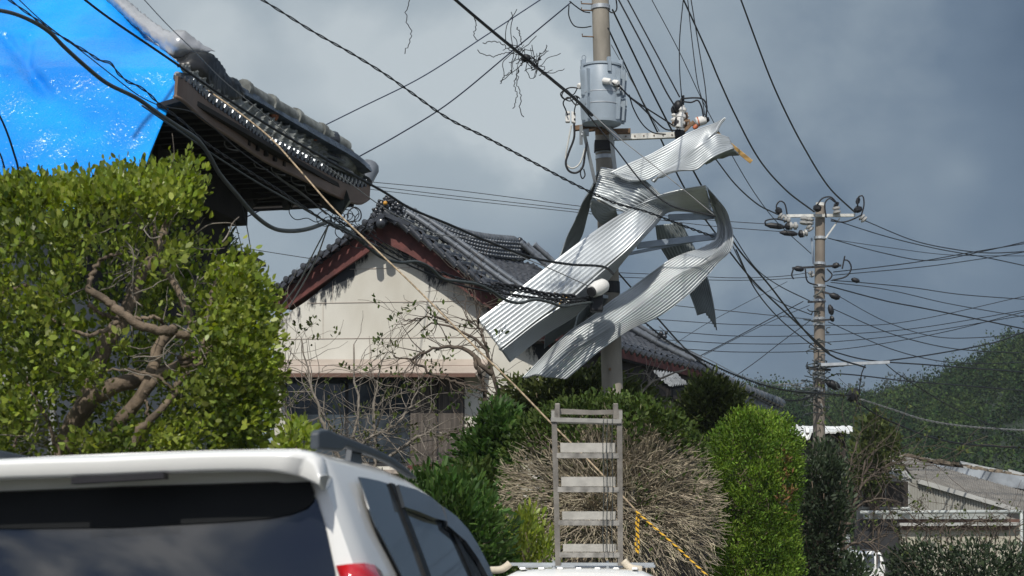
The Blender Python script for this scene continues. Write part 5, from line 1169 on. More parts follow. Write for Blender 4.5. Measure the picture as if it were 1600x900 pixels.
tp = MB(); p0, p1 = at(861, 652, YL - .02), at(971, 655, YL - .02)
tp.prism([p0, p1, p1 + np.array([0, .16, .0]), p0 + np.array([0, .16, .0])], up*-.035)
tpo = tp.build('top_tread', M['alu_bright'], lad)
MB().prism([at(874, 638.5, YL + .1), at(900, 639.5, YL + .1), at(925, 641, YL + .1), at(960, 640, YL + .1), at(960, 647.5, YL + .1), at(925, 648, YL + .1), at(874, 647, YL + .1)], (0, .012, 0)).build('top_bar', M['alu_worn'], lad)
for x in (871, 962):
    MB().prism([at(x - 4, 630, YL + .03), at(x + 4, 630, YL + .03), at(x + 4, 655, YL + .03), at(x - 4, 655, YL + .03)], (0, .05, 0)).build('hinge_post', M['alu_worn'], lad, bevel=.006)
for x in (864, 970): MB().prism([at(x - 2.5, 642, YL - .01), at(x + 2.5, 642, YL - .01), at(x + 2.5, 655, YL - .01), at(x - 2.5, 655, YL - .01)], (0, .03, 0)).build('hinge_plate', M['alu_bright'], lad)
for x in (943, 949, 957):                             # cords hanging in front of the rungs
    w_('left' + ' cord hanging straight down in front of the ladder rungs' if x == 943 else ('middle cord hanging straight down in front of the ladder rungs' if x == 949 else 'right cord hanging straight down in front of the ladder rungs'), [(x, 655), (x - 1, 700), (x + .5, 760), (x - 1, 830), (x, 862)], 16.40, 16.40, 1.3, 'rubber_grey', name='cord', cat='cord', sides=4)

# ------------------------------------------------------------------ plants
def inside(poly, X, Yp):
    poly = np.asarray(poly, float); c = np.zeros(len(X), bool); j = len(poly) - 1
    for i in range(len(poly)):
        xi, yi = poly[i]; xj, yj = poly[j]
        with np.errstate(divide='ignore', invalid='ignore'):
            m = ((yi > Yp) != (yj > Yp)) & (X < (xj - xi)*(Yp - yi)/(yj - yi + 1e-12) + xi)
        c ^= m; j = i
    return c
def pdist(poly, X, Yp):
    poly = np.asarray(poly, float); d = np.full(len(X), 1e9); Q = np.stack([X, Yp], 1)
    for a, b in zip(poly, np.roll(poly, -1, 0)):
        ab = b - a; t = np.clip(((Q - a) @ ab)/(ab @ ab + 1e-9), 0, 1); d = np.minimum(d, np.linalg.norm(Q - a - t[:, None]*ab, axis=1))
    return d
def fill(poly, Y0, depth, n, rad_px, holes=(), shell=.6, margin=0.0, gaps=None):
    poly = np.asarray(poly, float); lo, hi = poly.min(0), poly.max(0); out = []; tot = 0
    while tot < n:
        X = rng.uniform(lo[0], hi[0], n*2); Yq = rng.uniform(lo[1], hi[1], n*2); k = inside(poly, X, Yq)
        X, Yq = X[k], Yq[k]; d = pdist(poly, X, Yq); k = d > margin*rng.uniform(.3, 1, len(d)); X, Yq, d = X[k], Yq[k], d[k]
        e = np.sqrt(1 - (1 - np.clip(d/rad_px, 0, 1))**2)*depth
        q = rng.uniform(-1, 1, len(X)); q = np.sign(q)*np.abs(q)**(1 - shell); dz = q*e
        keep = np.ones(len(X), bool)
        if gaps is not None: keep &= (np.sin(X*.075 + 2*np.sin(Yq*.031)) * np.sin(Yq*.082 + 1.7*np.sin(X*.027 + 1)) + .5*np.sin(X*.19 + Yq*.13 + dz*4)) > -1 + gaps*2.2 - 1.0*rng.random(len(X))**3
        for cx, cy, rx, ry, rot, front in holes:
            a = math.cos(rot); b = math.sin(rot); u = ((X - cx)*a + (Yq - cy)*b)/rx; v = (-(X - cx)*b + (Yq - cy)*a)/ry
            ins_ = (u*u + v*v) < 1 + rng.normal(0, .22, len(X)); keep &= ~(ins_ & (dz < front) )
        out.append(np.stack([X, Yq, Y0 + dz], 1)[keep]); tot += keep.sum()
    P = np.concatenate(out)[:n]
    return np.array([at(*p) for p in P])
def clumps(C, centre, k, rad, squash=1.0):
    n = len(C); d = rng.normal(0, 1, (n, k, 3)); d /= np.linalg.norm(d, axis=2)[..., None] + 1e-9
    r = rad*rng.uniform(.55, 1.35, (n, 1, 1))*rng.uniform(.15, 1, (n, k, 1))**.5
    o = C - centre; o = o/(np.linalg.norm(o, axis=1)[:, None] + 1e-9)
    P = C[:, None] + d*r*np.array([1, 1, squash]); D = d*.7 + o[:, None]*.9
    return P.reshape(-1, 3), D.reshape(-1, 3)
def limbs(base, C, n, r0, r1, jit=.12, seg=6, mb=None, via=None):
    mb = mb or MB(); idx = rng.choice(len(C), min(n, len(C)), replace=False)
    for i in idx:
        b = base if via is None else via[rng.integers(len(via))]
        p = np.array([b*(1 - t) + C[i]*t + np.array([0, 0, .25*math.sin(math.pi*t)*np.linalg.norm(C[i]-b)*.4]) + rng.normal(0, jit, 3)*math.sin(math.pi*t) for t in np.linspace(0, 1, seg)])
        mb.tube(spline(p, seg*2), np.linspace(r0, r1, seg*2), 5)
    return mb
def shrub(name, label, cat, poly, Y0, depth, rad_px, ncl, k, crad, Ln, Wd, m, base, wood='bark', nl=24, r0=.03, holes=(), spread=.7, upb=.35, shell=.6, group=None, squash=1.0, trunk=None):
    b = at(base[0], 930, base[1] if len(base) > 1 else Y0); b[2] = 0 if len(base) < 3 else base[2]
    t = thing(name, label, cat, b, group)
    C = fill(poly, Y0, depth, ncl, rad_px, holes, shell, margin=8); cen = C.mean(0)
    P, D = clumps(C, cen, k, crad, squash); leafmesh('foliage', P, D, Ln, Wd, M[m], t, spread=spread, up=upb)
    mb = MB(); jn = b*.35 + cen*.65 if trunk is None else trunk
    mb.tube(spline([b, b*.5 + jn*.5 + [.06, 0, 0], jn], 8), np.linspace(r0*1.6, r0, 8), 8)
    limbs(jn, C, nl, r0*.6, .005, mb=mb, jit=.06); limbs(jn*.6 + b*.4, C, nl//2, r0*.6, .005, mb=mb, jit=.06)
    mb.build('stems', M[wood], t, smooth=True)
    return t, C
# the big pruned hedge tree on the left
YT = 14.0
hpoly = [(-120, 272), (-40, 262), (10, 266), (60, 274), (110, 268), (150, 266), (185, 252), (222, 262), (252, 250), (288, 240), (314, 256), (322, 300), (316, 340), (345, 372), (396, 392), (420, 430), (438, 480), (444, 540), (438, 610), (428, 690), (440, 760), (430, 900), (200, 1000), (-120, 1000)]
holes = [(235, 555, 98, 65, -.35, .4), (120, 640, 55, 42, .3, .1), (215, 640, 55, 36, .2, .2), (270, 455, 55, 45, 0, .0), (160, 470, 60, 55, 0, .45), (240, 350, 42, 60, .2, .3), (120, 330, 50, 30, .2, .1), (180, 400, 60, 30, -.3, .3), (55, 420, 60, 26, -.2, .2), (330, 420, 34, 70, .2, -.35), (60, 700, 60, 40, 0, .1)]
tb_ = at(150, 930, 14.2); tb_[2] = 0
tr = thing('hedge_tree', 'big clipped broadleaf tree with bared twisting limbs in front of the tarped house', 'tree', tb_)
C = fill(hpoly, YT + .25, 1.25, 1500, 150, holes, .55, margin=26, gaps=.42); cen = np.array([C[:, 0].mean(), YT + .9, C[:, 2].mean()])
P, D = clumps(C, cen, 30, .125); leafmesh('foliage', P, D, .056, .031, M['leaf_hedge'], tr, spread=.75, up=.45, size=(.45, 1.35))
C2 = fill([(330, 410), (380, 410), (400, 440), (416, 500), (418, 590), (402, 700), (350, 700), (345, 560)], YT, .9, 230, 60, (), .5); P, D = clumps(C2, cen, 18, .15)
leafmesh('sunlit_colour_foliage', P, D, .055, .03, M['leaf_yellow'], tr, spread=.75, up=.45)  # yellower leaves down the right side; sunlight put into their colour
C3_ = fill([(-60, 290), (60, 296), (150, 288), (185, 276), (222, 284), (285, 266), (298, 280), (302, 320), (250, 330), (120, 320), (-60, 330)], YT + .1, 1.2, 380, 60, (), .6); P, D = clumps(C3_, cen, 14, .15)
leafmesh('fresh_highlight_foliage', P, D, .055, .032, M['leaf_yellow'], tr, spread=.7, up=.7)  # fresh tips across the top; leaf highlights put into their colour
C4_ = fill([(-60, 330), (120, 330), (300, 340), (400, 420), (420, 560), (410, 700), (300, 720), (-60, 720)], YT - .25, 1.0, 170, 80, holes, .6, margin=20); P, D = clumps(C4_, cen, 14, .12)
leafmesh('fresh_highlight_foliage', P, D, .055, .034, M['leaf_yellow'], tr, spread=.7, up=.6)  # more fresh tips over the front, coloured brighter as leaf highlights
lb = MB()
def limb(pts, r0, r1, n=26): 
    c = spline([at(x, y, q) for x, y, q in pts], n); lb.tube(c + rng.normal(0, .006, c.shape), .68*np.linspace(r0, r1, n)*(1 + rng.normal(0, .05, n)), 9)
limb([(90, 1040, 14.2), (95, 760, 14.1), (110, 670, 14.0), (140, 625, 13.95), (175, 605, 13.9), (230, 590, 13.9), (285, 572, 13.9), (310, 565, 13.95), (340, 560, 14.1)], .16, .06, 40)
limb([(110, 680, 14.1), (140, 615, 14.1), (150, 570, 14.15), (175, 520, 14.2), (200, 485, 14.3), (215, 440, 14.4), (250, 380, 14.5), (280, 300, 14.6)], .12, .03, 36)
limb([(165, 1000, 14.0), (160, 740, 13.9), (175, 680, 13.8), (205, 640, 13.75), (228, 610, 13.75), (238, 575, 13.75), (250, 540, 13.8), (262, 520, 13.85)], .10, .06, 30)
limb([(205, 640, 13.75), (225, 620, 13.7), (250, 585, 13.7), (300, 560, 13.7), (320, 535, 13.75), (326, 490, 13.8), (335, 440, 13.9)], .05, .02)
limb([(274, 516, 13.55), (262, 518, 13.5), (240, 514, 13.45), (218, 508, 13.42), (196, 494, 13.4), (172, 474, 13.4), (150, 460, 13.4), (138, 452, 13.4)], .052, .040, 30)
limb([(138, 454, 13.4), (140, 440, 13.4), (150, 418, 13.4), (160, 404, 13.4), (190, 396, 13.35)], .032, .012)
limb([(262, 520, 13.6), (290, 525, 13.65), (300, 505, 13.7), (275, 450, 13.8), (250, 405, 13.9), (240, 350, 14.0)], .05, .015)
limb([(195, 496, 13.45), (160, 518, 13.42), (125, 522, 13.4), (104, 510, 13.4), (85, 500, 13.4), (62, 488, 13.4)], .028, .010)
limb([(200, 498, 13.5), (225, 497, 13.5), (245, 496, 13.5), (258, 510, 13.6)], .02, .014)
limb([(138, 474, 13.5), (160, 490, 13.5), (185, 498, 13.5)], .022, .016)
limb([(168, 578, 13.4), (198, 578, 13.38), (235, 585, 13.35), (258, 596, 13.35), (272, 612, 13.4)], .009, .016)
limb([(200, 705, 13.4), (230, 660, 13.4), (265, 625, 13.42), (285, 590, 13.45), (310, 570, 13.6), (345, 530, 13.7)], .045, .018)
limb([(280, 560, 13.7), (310, 552, 13.6), (340, 540, 13.6), (380, 530, 13.6)], .03, .012)
limb([(-40, 395, 13.8), (10, 388, 13.7), (60, 372, 13.7)], .04, .02); limb([(-40, 475, 13.9), (0, 460, 13.8), (45, 445, 13.8)], .05, .02)
limb([(95, 720, 13.6), (75, 660, 13.5), (60, 630, 13.4), (40, 590, 13.4)], .025, .008); limb([(20, 700, 13.2), (45, 660, 13.2), (60, 640, 13.2)], .014, .006)
limb([(228, 690, 13.6), (230, 640, 13.55), (227, 610, 13.5)], .016, .012)
lb.each('limb', M['bark'], tr, smooth=True)
tw = MB()
for k in range(110):
    hx, hy = [(235, 540), (160, 420), (300, 590), (330, 480), (100, 640), (260, 380), (220, 330), (60, 660)][k % 8]
    p = at(hx + rng.normal(0, 38), hy + rng.normal(0, 34), 13.75 + rng.normal(0, .35)); d = nrm(rng.normal(0, 1, 3) + [0, 0, .5]); pts = [p]
    for q in range(5): d = nrm(d + rng.normal(0, .35, 3)); pts.append(pts[-1] + d*rng.uniform(.04, .10))
    tw.tube(spline(pts, 10), np.linspace(.006, .002, 10), 4)
tw.build('twigs', M['bark_grey'], tr, smooth=True)

shrub('shrub', 'small yellow green shrub peeping out behind the rear roof rail of the white car', 'shrub', [(420, 760), (432, 690), (452, 664), (472, 660), (486, 676), (494, 760)], 13.0, .25, 40, 70, 16, .09, .06, .03, 'leaf_yellow', (455,), nl=14)
shrub('shrub', 'lush green shrub with narrow leaves beside the white car, left of the ladder', 'shrub', [(640, 1000), (636, 760), (650, 742), (690, 738), (730, 748), (765, 772), (785, 800), (792, 850), (800, 1000)], 18.6, .9, 80, 440, 22, .16, .10, .032, 'leaf_green', (715,), nl=30, upb=.6)
shrub('shrub', 'yellow tipped young shrub between the green shrub and the ladder', 'shrub', [(786, 1000), (788, 850), (796, 822), (812, 806), (828, 798), (846, 820), (860, 850), (862, 1000)], 19.4, .4, 40, 160, 18, .12, .08, .026, 'leaf_yellow', (825,), nl=22, upb=.9)
shrub('shrub', 'glossy dark green bush half hiding the window right of the shutters', 'shrub', [(712, 760), (722, 700), (745, 670), (770, 640), (800, 640), (812, 680), (800, 740), (760, 790), (724, 800)], 27.0, .9, 50, 240, 20, .2, .13, .05, 'leaf_green', (760,), nl=26)
shrub('shrub', 'low dark bush at the foot of the twig dome by the window ledge', 'shrub', [(690, 800), (700, 750), (740, 730), (790, 740), (800, 800), (760, 860)], 25.0, .7, 50, 150, 18, .2, .13, .045, 'leaf_cap', (745,), nl=16)

# dome of bare clipped twigs with a green cap
YD = 24.0
dbx = at(950, 930, YD); dbx[2] = 0
dome = thing('dome_shrub', 'large dome shaped shrub of bare pale twigs with thin green crown behind the ladder', 'shrub', dbx)
dc = at(948, 812, YD); rx, rz_ = S(196, YD), S(188, YD)
tw = MB(); tips = []
for k in range(46):
    a = rng.uniform(0, 2*math.pi); e = rng.uniform(.1, 1.45); d = np.array([math.cos(a)*math.cos(e), math.sin(a)*math.cos(e)*.9, math.sin(e)]); p1 = dc + d*np.array([rx, rx, rz_])*.42 - up*.1
    tw.tube(spline([dbx + [rng.normal(0, .07), rng.normal(0, .07), .0], dbx*.55 + dc*.45 + rng.normal(0, .05, 3), p1], 10), np.linspace(.035, .014, 10), 5)
    tips.append(p1)
tips = np.array(tips)
def surf():
    while True:
        v = rng.normal(0, 1, 3); v /= np.linalg.norm(v)
        if v[2] > -.62: return v
for k in range(1250):
    v = surf()
    if k % 3 and v[1] > .25: v[1] *= -1
    en = dc + v*np.array([rx, rx*.95, rz_])*rng.uniform(.86, 1.0) - up*.02
    b = tips[np.argmin(np.linalg.norm(tips - (dc + v*np.array([rx, rx, rz_])*.42), axis=1) + rng.uniform(0, .5, len(tips)))]
    m1 = b*.62 + en*.38 + rng.normal(0, .05, 3) - v*.03; m2 = b*.28 + en*.72 + rng.normal(0, .05, 3) + up*.03
    sp_ = spline([b, m1, m2, en], 9); tw.tube(sp_ + rng.normal(0, .008, sp_.shape), np.linspace(.0075, .003, 9), 4, cap=False)
    for q in range(2):
        j = rng.integers(4, 8); d = nrm(en - b + rng.normal(0, .28, 3)); tw.tube([sp_[j], sp_[j] + d*.09, sp_[j] + d*.20 + rng.normal(0, .02, 3)], [.005, .004, .0025], 3, cap=False)
tw.build('twigs', M['twig_tan'], dome)
C = []
while len(C) < 420:
    v = surf()
    if v[2] > .66 - .1*v[1] + rng.normal(0, .09): C.append(dc + v*np.array([rx, rx*.95, rz_])*rng.uniform(.9, 1.03))
P, D = clumps(np.array(C), dc, 18, .13); leafmesh('leaf_crown', P, D, .07, .035, M['leaf_cap'], dome, spread=.8, up=.4)
C = np.array([dc + surf()*np.array([rx, rx*.95, rz_])*rng.uniform(.45, .9) for _ in range(230)]); P, D = clumps(C, dc, 10, .14); leafmesh('inner_leaves', P, D, .06, .03, M['leaf_cap'], dome)

# bright conifer
YC = 25.0
cpoly = [(1098, 1000), (1112, 820), (1098, 760), (1094, 716), (1104, 690), (1128, 660), (1150, 644), (1168, 638), (1200, 646), (1232, 658), (1250, 684), (1256, 720), (1250, 770), (1246, 830), (1252, 900), (1250, 1000)]
cb_ = at(1175, 930, YC); cb_[2] = 0
con = thing('conifer_shrub', 'bright yellow green conifer shrub with rounded top right of the twig dome', 'shrub', cb_)
C = fill(cpoly, YC, .68, 1900, 75, [(1228, 760, 10, 34, .2, -.3), (1180, 720, 14, 9, .3, -.5), (1140, 800, 16, 10, .3, -.45)], .72, margin=5); cen = at(1175, 800, YC)
P, D = clumps(C, cen*[1, 1, 0] + up*C[:, 2:3]*1.0 - up*.35, 34, .095, 1.2)
leafmesh('foliage', P, D, .048, .018, M['leaf_conifer'], con, spread=.7, up=.55, size=(.5, 1.3))
mb = MB(); mb.tube(spline([cb_, cen], 8), np.linspace(.09, .04, 8), 8); limbs(cen, C, 60, .02, .004, mb=mb); mb.build('trunk', M['bark'], con, smooth=True)
bt_ = fill([(1215, 700), (1240, 730), (1238, 800), (1222, 820), (1215, 760)], YC - .5, .1, 26, 20); P, D = clumps(bt_, cen, 8, .07); leafmesh('dead_spray', P, D, .06, .018, mat('dead_leaf', (.16, .085, .03), .8, island=.3), con, spread=.5, up=.4)

shrub('shrub', 'dark shadowy evergreen bush right of the bright conifer', 'shrub', [(1246, 1000), (1244, 840), (1250, 740), (1262, 706), (1285, 690), (1308, 704), (1322, 740), (1326, 800), (1316, 850), (1300, 900), (1300, 1000)], 31.0, .9, 45, 420, 20, .17, .10, .035, 'leaf_dark', (1275,), nl=40, upb=.6, r0=.05)
shrub('tree', 'mixed olive green tree between the pole and the conifer, in front of the annexe', 'tree', [(1062, 640), (1075, 615), (1095, 590), (1110, 585), (1132, 604), (1160, 615), (1168, 650), (1150, 690), (1110, 720), (1075, 690)], 33.0, 1.0, 40, 330, 20, .2, .12, .04, 'leaf_olive', (1110,), nl=40)
shrub('tree', 'leafy tree around the foot of the concrete pole, under the metal', 'tree', [(765, 640), (800, 605), (850, 590), (880, 584), (925, 580), (960, 590), (990, 600), (1015, 615), (1040, 650), (1000, 690), (860, 700), (790, 700)], 31.5, .9, 40, 420, 20, .22, .13, .05, 'leaf_olive', (900,), nl=50)
shrub('shrub', 'small dark pine like top showing above the little roof behind the hedge tree', 'shrub', [(320, 420), (326, 370), (336, 345), (350, 350), (360, 372), (372, 400), (372, 430)], 26.0, .4, 30, 90, 16, .14, .10, .03, 'leaf_dark', (345,), nl=12)
tag(MB().prism([at(300, 385, 25.0), at(384, 393, 25.0), at(386, 401, 25.0), at(300, 401, 25.0)], (0, 2.0, .2)).add(np.array([at(302, 401, 25.1), at(378, 401, 25.1), at(378, 1065, 25.1), at(302, 1065, 25.1)])*[1, 1, 1], [(0, 1, 2, 3)]).build('lean_to', M['dark_wood']), 'dark flat roofed lean-to just behind the right edge of the hedge tree', 'lean-to')

# bare trees before the gable and at the right
def bare_tree(label, base, Y, starts, n_tw, wood, leafm=None, nleaf=0, tl=.25, box=None, r=.045, z0=0.0, taper=.0028):
    b = at(base, 930, Y); b[2] = z0
    t = thing('bare_tree', label, 'tree', b); mb = MB(); nodes = []
    for pts, r0, r1 in starts:
        c = spline([at(x, y, Y + q) for x, y, q in pts], 24); c += rng.normal(0, .012, c.shape); mb.tube(c, np.linspace(r0, r1, 24), 7)
        nodes += [(c[i], nrm(c[min(i+1, 23)] - c[i-1]), r0 + (r1-r0)*i/23) for i in range(5, 24)]
    L_ = []
    for k in range(n_tw):
        p, d, rr = nodes[rng.integers(len(nodes))]
        d = nrm(d*.7 + rng.normal(0, .75, 3)*[1, .7, 1]); ln = tl*rng.uniform(.5, 1.6); pts = [p]
        for q in range(5): d = nrm(d + rng.normal(0, .26, 3)); pts.append(pts[-1] + d*ln/2.4)
        s_ = spline(pts, 11); ra = min(rr*.5, .009); mb.tube(s_, np.linspace(ra, taper, 11), 4, cap=False)
        if k < n_tw*.45 and rr > .009: nodes.append((s_[6], d, .0085)); nodes.append((s_[9], d, .007))
        L_.append(s_[10])
    mb.build('branches', M[wood], t, smooth=True)
    if leafm:
        C = np.array(L_)[rng.choice(len(L_), min(nleaf, len(L_)), replace=False)]; P, D = clumps(C, C.mean(0) - up, 6, .09); leafmesh('leaves', P, D, .08, .04, M[leafm], t, spread=.8)
bare_tree('thin grey bare tree with a few leaves in front of the window and awning', 545, 30.5,
  [([(545, 1000, 0), (540, 760, 0), (548, 700, 0), (560, 640, 0), (556, 600, .1), (552, 540, .2)], .05, .012), ([(530, 720, 0), (505, 660, -.1), (492, 620, -.1), (478, 570, 0), (470, 530, 0)], .035, .008), ([(580, 760, 0), (588, 690, 0), (584, 640, 0), (590, 600, 0), (600, 560, 0)], .032, .008), ([(545, 730, 0), (570, 690, -.1), (620, 660, -.2), (660, 600, -.1)], .03, .007), ([(520, 740, 0), (470, 690, .1), (446, 640, .1), (440, 580, .1)], .03, .008), ([(600, 720, 0), (660, 680, -.2), (690, 676, -.2), (720, 690, -.2)], .03, .010), ([(500, 640, 0), (530, 680, 0), (570, 715, 0)], .016, .016)],
  300, 'bark_grey', 'leaf_olive', 150, .36)
bare_tree('bare tree with gnarled branches reaching left across the cream wall by the metal', 790, 28.5,
  [([(800, 1000, 0), (795, 760, 0), (785, 640, 0), (768, 580, 0), (760, 545, 0), (740, 526, 0), (715, 515, -.1), (690, 505, -.1), (668, 505, -.1), (655, 518, -.1)], .075, .010),
   ([(768, 585, 0), (755, 570, 0), (735, 550, 0), (715, 543, 0), (690, 543, 0), (665, 550, 0), (640, 560, 0), (612, 556, 0)], .04, .009),
   ([(740, 552, 0), (745, 575, 0), (755, 600, .1), (760, 640, .1)], .03, .03), ([(760, 545, 0), (752, 520, 0), (746, 505, 0), (735, 500, 0), (722, 499, 0)], .025, .008),
   ([(700, 505, -.1), (680, 495, -.1), (655, 498, -.1), (630, 500, -.1)], .02, .006), ([(640, 560, 0), (660, 575, 0), (690, 590, 0), (720, 600, 0), (760, 610, 0)], .018, .02), ([(795, 720, 0), (770, 680, -.1), (740, 668, -.1), (700, 680, -.1)], .03, .012), ([(748, 505, 0), (750, 480, 0), (728, 450, 0), (726, 430, 0)], .015, .005)],
  210, 'twig_brown', 'leaf_cap', 34, .24)
bare_tree('single forked dead branch rising beside the concrete pole over the bush', 1000, 30.6, [([(985, 1000, 0), (990, 680, 0), (1003, 612, 0), (1015, 598, 0), (1035, 588, 0), (1060, 582, 0), (1075, 578, 0)], .05, .012), ([(1015, 598, 0), (1013, 588, 0), (1008, 580, 0)], .02, .008)], 24, 'bark_grey', None, 0, .2)
bare_tree('brown leafless tree with drooping limbs in front of the grey shed', 1312, 38.0,
  [([(1310, 1000, 0), (1312, 880, 0), (1322, 830, 0), (1330, 800, 0), (1345, 760, 0), (1352, 720, 0)], .075, .014), ([(1322, 830, 0), (1340, 792, -.1), (1370, 780, -.2), (1400, 784, -.2)], .035, .010), ([(1312, 870, 0), (1330, 850, 0), (1360, 846, 0), (1385, 836, 0)], .03, .012), ([(1330, 800, 0), (1325, 760, 0), (1330, 720, 0), (1340, 690, 0)], .035, .008), ([(1345, 760, 0), (1380, 730, 0), (1410, 720, 0)], .025, .008), ([(1310, 880, 0), (1290, 866, -.1), (1272, 860, -.1)], .03, .01)],
 190, 'twig_brown', 'leaf_olive', 90, .42, taper=.0045)
bare_tree('low tangle of leafless bushes along the cream wall of the shed', 1490, 50.0,
  [([(x, 900, 0), (x + rng.normal(0, 8), 860, 0), (x + rng.normal(0, 14), 830, 0), (x + rng.normal(0, 22), 806, 0)], .03, .010) for x in range(1410, 1610, 14)], 170, 'twig_brown', 'leaf_olive', 50, .35, z0=.95, taper=.0045)
shrub('hedge', 'long dark clipped hedge along the bottom right corner', 'hedge', [(1384, 1000), (1386, 862), (1420, 852), (1480, 848), (1540, 850), (1600, 852), (1680, 852), (1680, 1000)], 44.0, .9, 40, 620, 20, .26, .13, .05, 'leaf_dark', (1500,), nl=40, upb=.6)
shrub('shrub', 'dark leafy bush at the bottom in front of the white panel', 'shrub', [(1296, 1000), (1300, 884), (1322, 866), (1345, 872), (1366, 890), (1376, 1000)], 36.0, .5, 30, 150, 18, .18, .12, .05, 'leaf_dark', (1335,), nl=16)
shrub('tree', 'tall brownish leafy tree behind the far pole beside the dark building', 'tree', [(1330, 760), (1334, 690), (1350, 660), (1372, 648), (1396, 670), (1402, 720), (1380, 770)], 62.0, 1.6, 40, 150, 16, .35, .2, .1, 'leaf_olive', (1368,), nl=40)

# ------------------------------------------------------------------ right: grey shed, dark building, small van, panel
YS = 62.0
sh = thing('shed', 'grey corrugated shed with a long shallow roof, broken ridge and white gutter', 'shed', at(1480, 930, 64)*[1, 1, 0] + up*.95)
g3 = lambda x, y, d=0.0: at(x, y, YS + d)
MB().prism([g3(1340, 905), g3(1592, 905), g3(1592, 797), g3(1440, 752), g3(1405, 742), g3(1340, 762)], (0, .2, 0)).build('wall', M['shed_wall'], sh)
cr = MB()
for x in np.arange(1422, 1590, 4.2):
    yt = np.interp(x, [1405, 1440, 1592], [744, 755, 799]); cr.bar(g3(x, yt + 2, -.02), g3(x, 799, -.02), .035, .035, up=(0, 1, 0))
cr.build('corrugation', M['shed_wall'], sh)
tile_patch('roof', bilinear(g3(1396, 706, 8), g3(1640, 752, 14), g3(1432, 752, -.12), g3(1640, 812, -.12)), 60, 14, M['shed_roof'], sh, amp=.02, step=.012, res=(6, 4))
tile_patch('roof', bilinear(g3(1338, 722, 4), g3(1392, 706, 8), g3(1338, 762, -.12), g3(1425, 748, -.12)), 20, 5, M['shed_trim'], sh, amp=.02, step=.01)
MB().prism([g3(1436, 748, -.2), g3(1594, 795, -.2), g3(1592, 801, -.2), g3(1434, 755, -.2)], (0, .1, 0)).build('verge_trim', M['shed_trim'], sh)
fl = MB(); 
NF = 24; ttp = [g3(1412 + 230*k/NF, 727 + 50*k/NF*.62 - .0, 7.2 - .0*k) for k in range(NF + 1)]
fl.grid(np.array([[p + up*(.18 + rng.normal(0, .008)) for p in ttp], [p + np.array([0, -.25, -.28]) + rng.normal(0, .008, 3) for p in ttp]])).build('ridge_flashing', M['flashing'], sh, solid=.02)
db = MB()
for k in range(30):
    x = 1408 + k*7.4; y = 712 + (x - 1408)*.182; c = g3(x, y, 7.8)
    db.frame(c + rng.normal(0, .02, 3), np.array([.11, 0, -.02]), np.array([.0, .4, .0]), np.array([.0, 0, .05]) + rng.normal(0, .012, 3))
db.each('ridge_board', M['debris'], sh)
db = MB()
for k in range(14):
    x = 1418 + k*13.5 + rng.normal(0, 2); y = 719 + (x - 1418)*.19; c = g3(x, y, 7.7); db.frame(c, (.05, 0, 0), (0, .2, 0), (0, 0, .12))
db.each('ridge_strut', M['debris'], sh)
db = MB()
for x0, x1, y0, y1 in ((1500, 1548, 720, 731), (1540, 1585, 729, 738), (1575, 1640, 733, 750)): db.prism([g3(x0, y0, 8.4), g3(x1, y1, 8.4), g3(x1, y1 + 7, 7.4), g3(x0 + 5, y0 + 8, 7.4)], (0, 0, -.06))
db.each('loose_roof_board', M['shed_trim'], sh)
MB().tube([g3(1344, 800.5, -.7), g3(1597, 799.5, -.7)], .055, 8).build('gutter', M['pipe_white'], sh, smooth=True)
MB().tube([g3(1596, 799, -.7), g3(1596, 850, -.7), g3(1596, 905, -.7)], .05, 8).build('downpipe', M['pipe_white'], sh, smooth=True)
MB().prism([g3(1352, 803, -.4), g3(1574, 803, -.4), g3(1570, 811, -.35), g3(1352, 811, -.35)], (0, .4, 0)).build('gutter_tray', M['pipe_white'], sh)
MB().prism([g3(1342, 811, -.2), g3(1594, 811, -.2), g3(1594, 818, -.2), g3(1342, 818, -.2)], (0, .2, 0)).build('under_gutter_strip', M['brown_strip'], sh)  # brown strip along the wall below the gutter tray
MB().prism([g3(1408, 823, -.45), g3(1594, 823, -.45), g3(1594, 905, -.45), g3(1408, 905, -.45)], (0, .4, 0)).build('lower_wall', M['cream'], sh)
MB().prism([g3(1406, 817, -.75), g3(1594, 816, -.75), g3(1590, 821, -.75), g3(1406, 822, -.75)], (0, .5, 0)).build('ledge', M['shed_trim'], sh)
MB().prism([g3(1408, 822, -.6), g3(1585, 822, -.6), g3(1578, 828, -.6), g3(1408, 828, -.6)], (0, .1, 0)).build('brown_band', M['brown_strip'], sh)
MB().prism([g3(1336, 812, -.25), g3(1404, 812, -.25), g3(1404, 905, -.25), g3(1336, 905, -.25)], (0, .2, 0)).build('doorway', M['frame_dark'], sh)
for x0, x1 in ((1326, 1342), (1349, 1383), (1386, 1419)):
    wn = MB().prism([g3(x0 - 2, 750, -.06), g3(x1 + 2, 750, -.06), g3(x1 + 2, 795, -.06), g3(x0 - 2, 795, -.06)], (0, .05, 0)).build('window', M['shed_trim'], sh)
    MB().prism([g3(x0, 752.5, -.09), g3(x1, 752.5, -.09), g3(x1, 792, -.09), g3(x0, 792, -.09)], (0, .03, 0)).build('pane', M['dark_brown'], wn)
tag(MB().prism([g3(1408, 792, -.8), g3(1423, 792, -.8), g3(1424, 797, -.8), g3(1407, 797, -.8)], (0, .3, 0)).build('white_bundle', M['pipe_white'], bevel=.06), 'small white bundle on the gutter under the shed window', 'bundle')
dbd = thing('dark_building', 'narrow dark brown building with a ragged white roof edge behind the far pole', 'building', at(1290, 930, 66)*[1, 1, 0])
MB().prism([at(1240, 900, 64)*[1, 1, 0], at(1326, 900, 64)*[1, 1, 0], at(1326, 900, 72)*[1, 1, 0], at(1240, 900, 72)*[1, 1, 0]], (0, 0, at(1280, 676, 64)[2])).build('wall', M['dark_brown'], dbd)
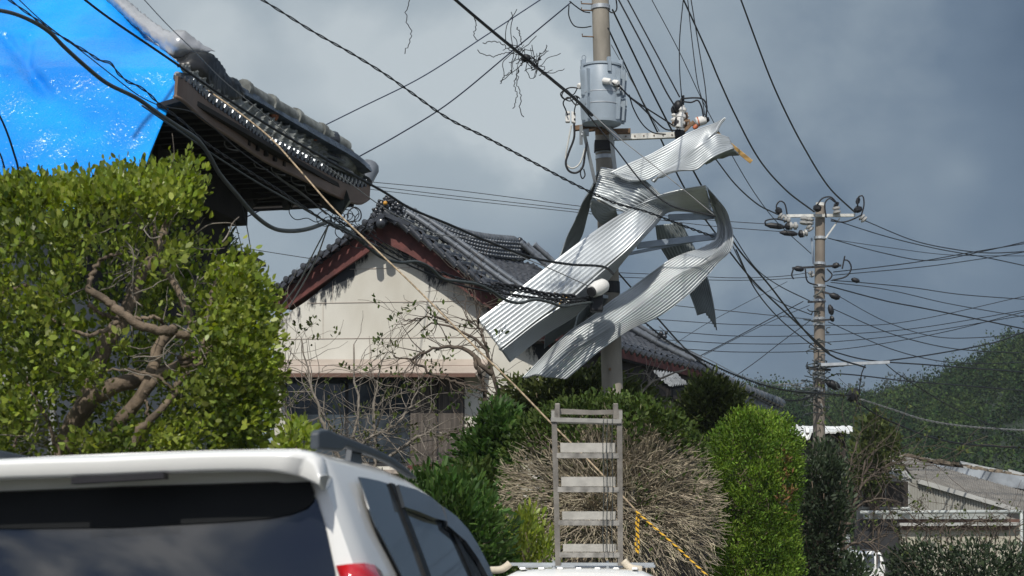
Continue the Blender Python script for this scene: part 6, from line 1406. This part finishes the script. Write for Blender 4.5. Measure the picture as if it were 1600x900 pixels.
G = np.array([[at(1234 + 98*k/29, 667 + rng.normal(0, 1.0), 65.5) for k in range(30)], [at(1234 + 98*k/29, 676 + rng.normal(0, 2.0) + (7 if k < 10 else 0), 63.5) for k in range(30)]])
MB().grid(G).build('roof_edge', mat('roof_sheet_white', (.72, .73, .72), .5, scale=2, var=.3), dbd, solid=.05)
tag(MB().prism([at(1326, 826, 40.0), at(1330, 858, 40.0), at(1312, 886, 39.6), at(1298, 892, 39.6), at(1297, 862, 39.7), at(1312, 842, 39.9)], (.02, .05, 0)).build('leaning_board', M['pipe_white']), 'curved bluish white panel leaning behind the bare tree', 'panel')
YV = 58.0
van = thing('van', 'small white van with a framed windscreen parked below the shed doorway', 'van', at(1356, 930, YV + 1)*[1, 1, 0] + up*.95)
v3 = lambda x, y, d=0.0: at(x, y, YV + d)
rows = []
for d, top, w in ((0.0, 884, 26), (.05, 876, 27), (.35, 861, 25), (.6, 859, 25), (3.0, 859, 25), (3.2, 866, 25)):
    k = (YV + d)/YV; c = v3(1356, 900); z1 = v3(1356, top)[2]; hw = S(w, YV); zb_ = 1.1
    rows.append([np.array([c[0] + q*hw, YV + d, z]) for q, z in ((-.9, z1), (0, z1 + .02), (.9, z1), (1, z1 - .07), (1.05, z1 - .5), (1.05, zb_), (-1.05, zb_), (-1.05, z1 - .5), (-1, z1 - .07))])
bm = MB().grid(np.array(rows), closed=True); bm.f.append(tuple(range(9))); bm.f.append(tuple(bm.n - 9 + j for j in range(9))[::-1]); bm.build('body', M['car_white'], van)
for x0, x1 in ((1340, 1347), (1350, 1366), (1369, 1375)):
    MB().prism([v3(x0, 866, -.02), v3(x1, 866, -.02), v3(x1, 881, -.12), v3(x0, 881, -.12)], (0, .02, .0)).build('windscreen_pane', M['car_glass_side'], van)

# ------------------------------------------------------------------ haze: one even box of air round camera and village
hm = bpy.data.materials.new('haze'); hm.use_nodes = True; hn = hm.node_tree.nodes; hn.clear()
ho = hn.new('ShaderNodeOutputMaterial'); pv = hn.new('ShaderNodeVolumePrincipled'); pv.inputs['Color'].default_value = (.72, .80, .90, 1); pv.inputs['Density'].default_value = .00022; pv.inputs['Anisotropy'].default_value = 0.0
hm.node_tree.links.new(pv.outputs[0], ho.inputs['Volume'])
hz = MB().box((0, 700, 44), (2400, 1900, 90)).build('haze', hm); tag(hz, None, kind='stuff')
